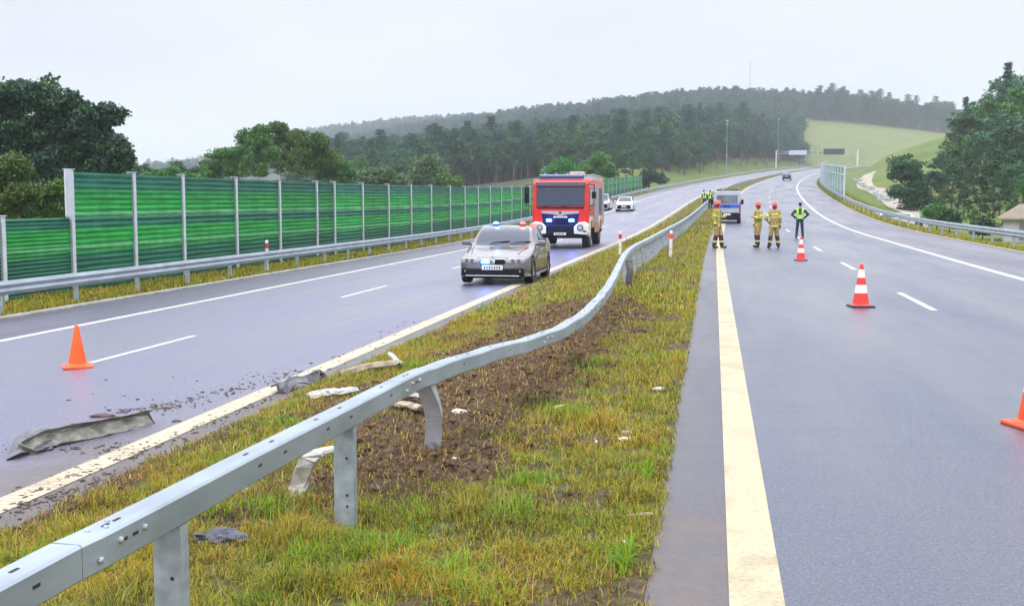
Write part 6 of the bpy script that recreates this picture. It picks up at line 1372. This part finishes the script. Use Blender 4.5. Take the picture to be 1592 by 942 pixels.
# dark bluish plastic lump, pale slab
def lump(name, label, cat, px, py, r, mat, sc=(1, 1, .5), seed=1, rz=0, sub=3, amp=.35, dz=0):
    rs = random.Random(seed); bm = bmesh.new(); bmesh.ops.create_icosphere(bm, subdivisions=sub, radius=1); ph = [rs.uniform(0, 6) for _ in range(6)]
    for v in bm.verts:
        c = v.co; k = 1 + amp * (math.sin(c.x * 4 + ph[0]) * math.sin(c.y * 5 + ph[1]) + .5 * math.sin(c.z * 9 + ph[2] + c.x * 7) + .25 * (rs.random() - .5)); v.co = Vector((c.x * sc[0], c.y * sc[1], c.z * sc[2])) * k * r
    me = bpy.data.meshes.new(name); bm.to_mesh(me); bm.free(); o = link(name, me, mat, None); o.location = gp(px, py, dz + r * sc[2] * .45); o.rotation_euler = (0, 0, rz); return setp(o, label, cat)
lump('plastic_scrap', 'dark bluish crumpled plastic lump in the grass under the guardrail', 'plastic scrap', 347, 843, .115, M('bluish_black_plastic', (.02, .022, .04), .35, var=.2, scale=10, col2=(.11, .11, .16), bump=.8, bscale=40, coat=.3), (1.35, .6, .5), 4, .1)
lump('flat_stone', 'flat pale tan stone slab in the grass beneath the beam, left of the bent plate', 'stone', 368, 768, .12, M('tan_stone', (.30, .27, .19), .8, var=.25), (1.4, .5, .3), 9, .1, amp=.15)
m_pale = M('pale_fragment', (.68, .68, .64), .5, var=.1)
for (px, py, r, sc, rz, lb, rot) in [(870, 635, .055, (.35, 1.6, .25), 2.7, 'white sliver standing in the grass beside the dark weed', 0), (971, 686, .035, (1.5, .6, .4), .3, 'small pale lump beside a stone in the middle of the grass', 0), (993, 805, .05, (1.9, .35, .25), .5, 'long white splinter near the right edge of the turf', 0),
                                (1024, 608, .05, (1.4, .5, .4), .6, 'white crumpled scrap near the asphalt edge, farther up', 0), (707, 718, .022, (1, 1, .8), 0, 'small white chip below the buckled post', 0), (866, 527, .035, (1.3, .8, .5), 0, 'small white chip in the soil under the bent beam', 0), (974, 850, .035, (.4, 1.8, .3), .4, 'thin grey sliver low in the grass near the bottom right of the turf', 0),
                                (715, 645, .07, (1.5, .5, .4), -.5, 'crushed pale scrap in the soil right of the buckled post', 0), (927, 690, .02, (.5, 1.5, .5), .2, 'tiny pale chip left of the pale lump in the grass', 0)]:
    lump('fragment', lb, 'fragment', px, py, r, m_pale, sc, int(px), rz, 2, .2, .015)
lump('stone', 'small grey stone just above the pale lump in the grass', 'stone', 974, 676, .035, M('grey_pebble', (.30, .29, .24), .8, var=.2), (1.2, .8, .6), 3, .1, 2, .12, .01)
lump('mud_lump', 'dark flat mud lump on the left carriageway near the edge line', 'mud', 275, 655, .035, m_crumb, (1.6, .6, .35), 5, .3, 2, .2)
lump('mud_lump', 'second dark mud lump farther up beside the crushed channel', 'mud', 262, 634, .03, m_crumb, (1.6, .6, .35), 6, .5, 2, .2)
lump('mud_lump', 'mud heap resting against the far rim of the crushed channel', 'mud', 160, 648, .06, M('brown_mud', (.10, .06, .05), .6, var=.3), (2.2, .6, .4), 7, .3, 2, .2)
# dark weeds
for (px, py, n, s) in [(838, 634, 260, .10), (900, 574, 300, .12), (740, 690, 200, .14), (980, 436, 160, .2)]:
    q = atz(px, py, -.1); u = q.x + rng.normal(0, s, n); y = q.y + rng.normal(0, s, n)
    o = blades('dark_weed', u, y, mheight, np.full(n, .11), np.full(n, .008), np.where(rng.random(n) < .7, 6, 5), 1.1, None); o['label'] = {838: 'dark weed clump beside the white sliver in the grass', 900: 'dark green weed clump at the right border of the soil', 740: 'dead brown weeds on the soil beside the buckled post', 980: 'dark weeds at the foot of the torn post'}[px]; o['category'] = 'weed'
# ================================================================== HAZE
hz = MB(); hz.box((0, 1330, 85), (5200, 2840, 190)); o = hz.build('haze', None); hm = bpy.data.materials.new('haze_air'); hm.use_nodes = True; t = hm.node_tree; t.nodes.clear()
ou = t.nodes.new('ShaderNodeOutputMaterial'); pv = t.nodes.new('ShaderNodeVolumePrincipled'); pv.inputs['Color'].default_value = (.82, .90, 1, 1); pv.inputs['Density'].default_value = .00031; pv.inputs['Anisotropy'].default_value = 0
t.links.new(pv.outputs[0], ou.inputs['Volume']); o.data.materials.append(hm); o['kind'] = 'stuff'
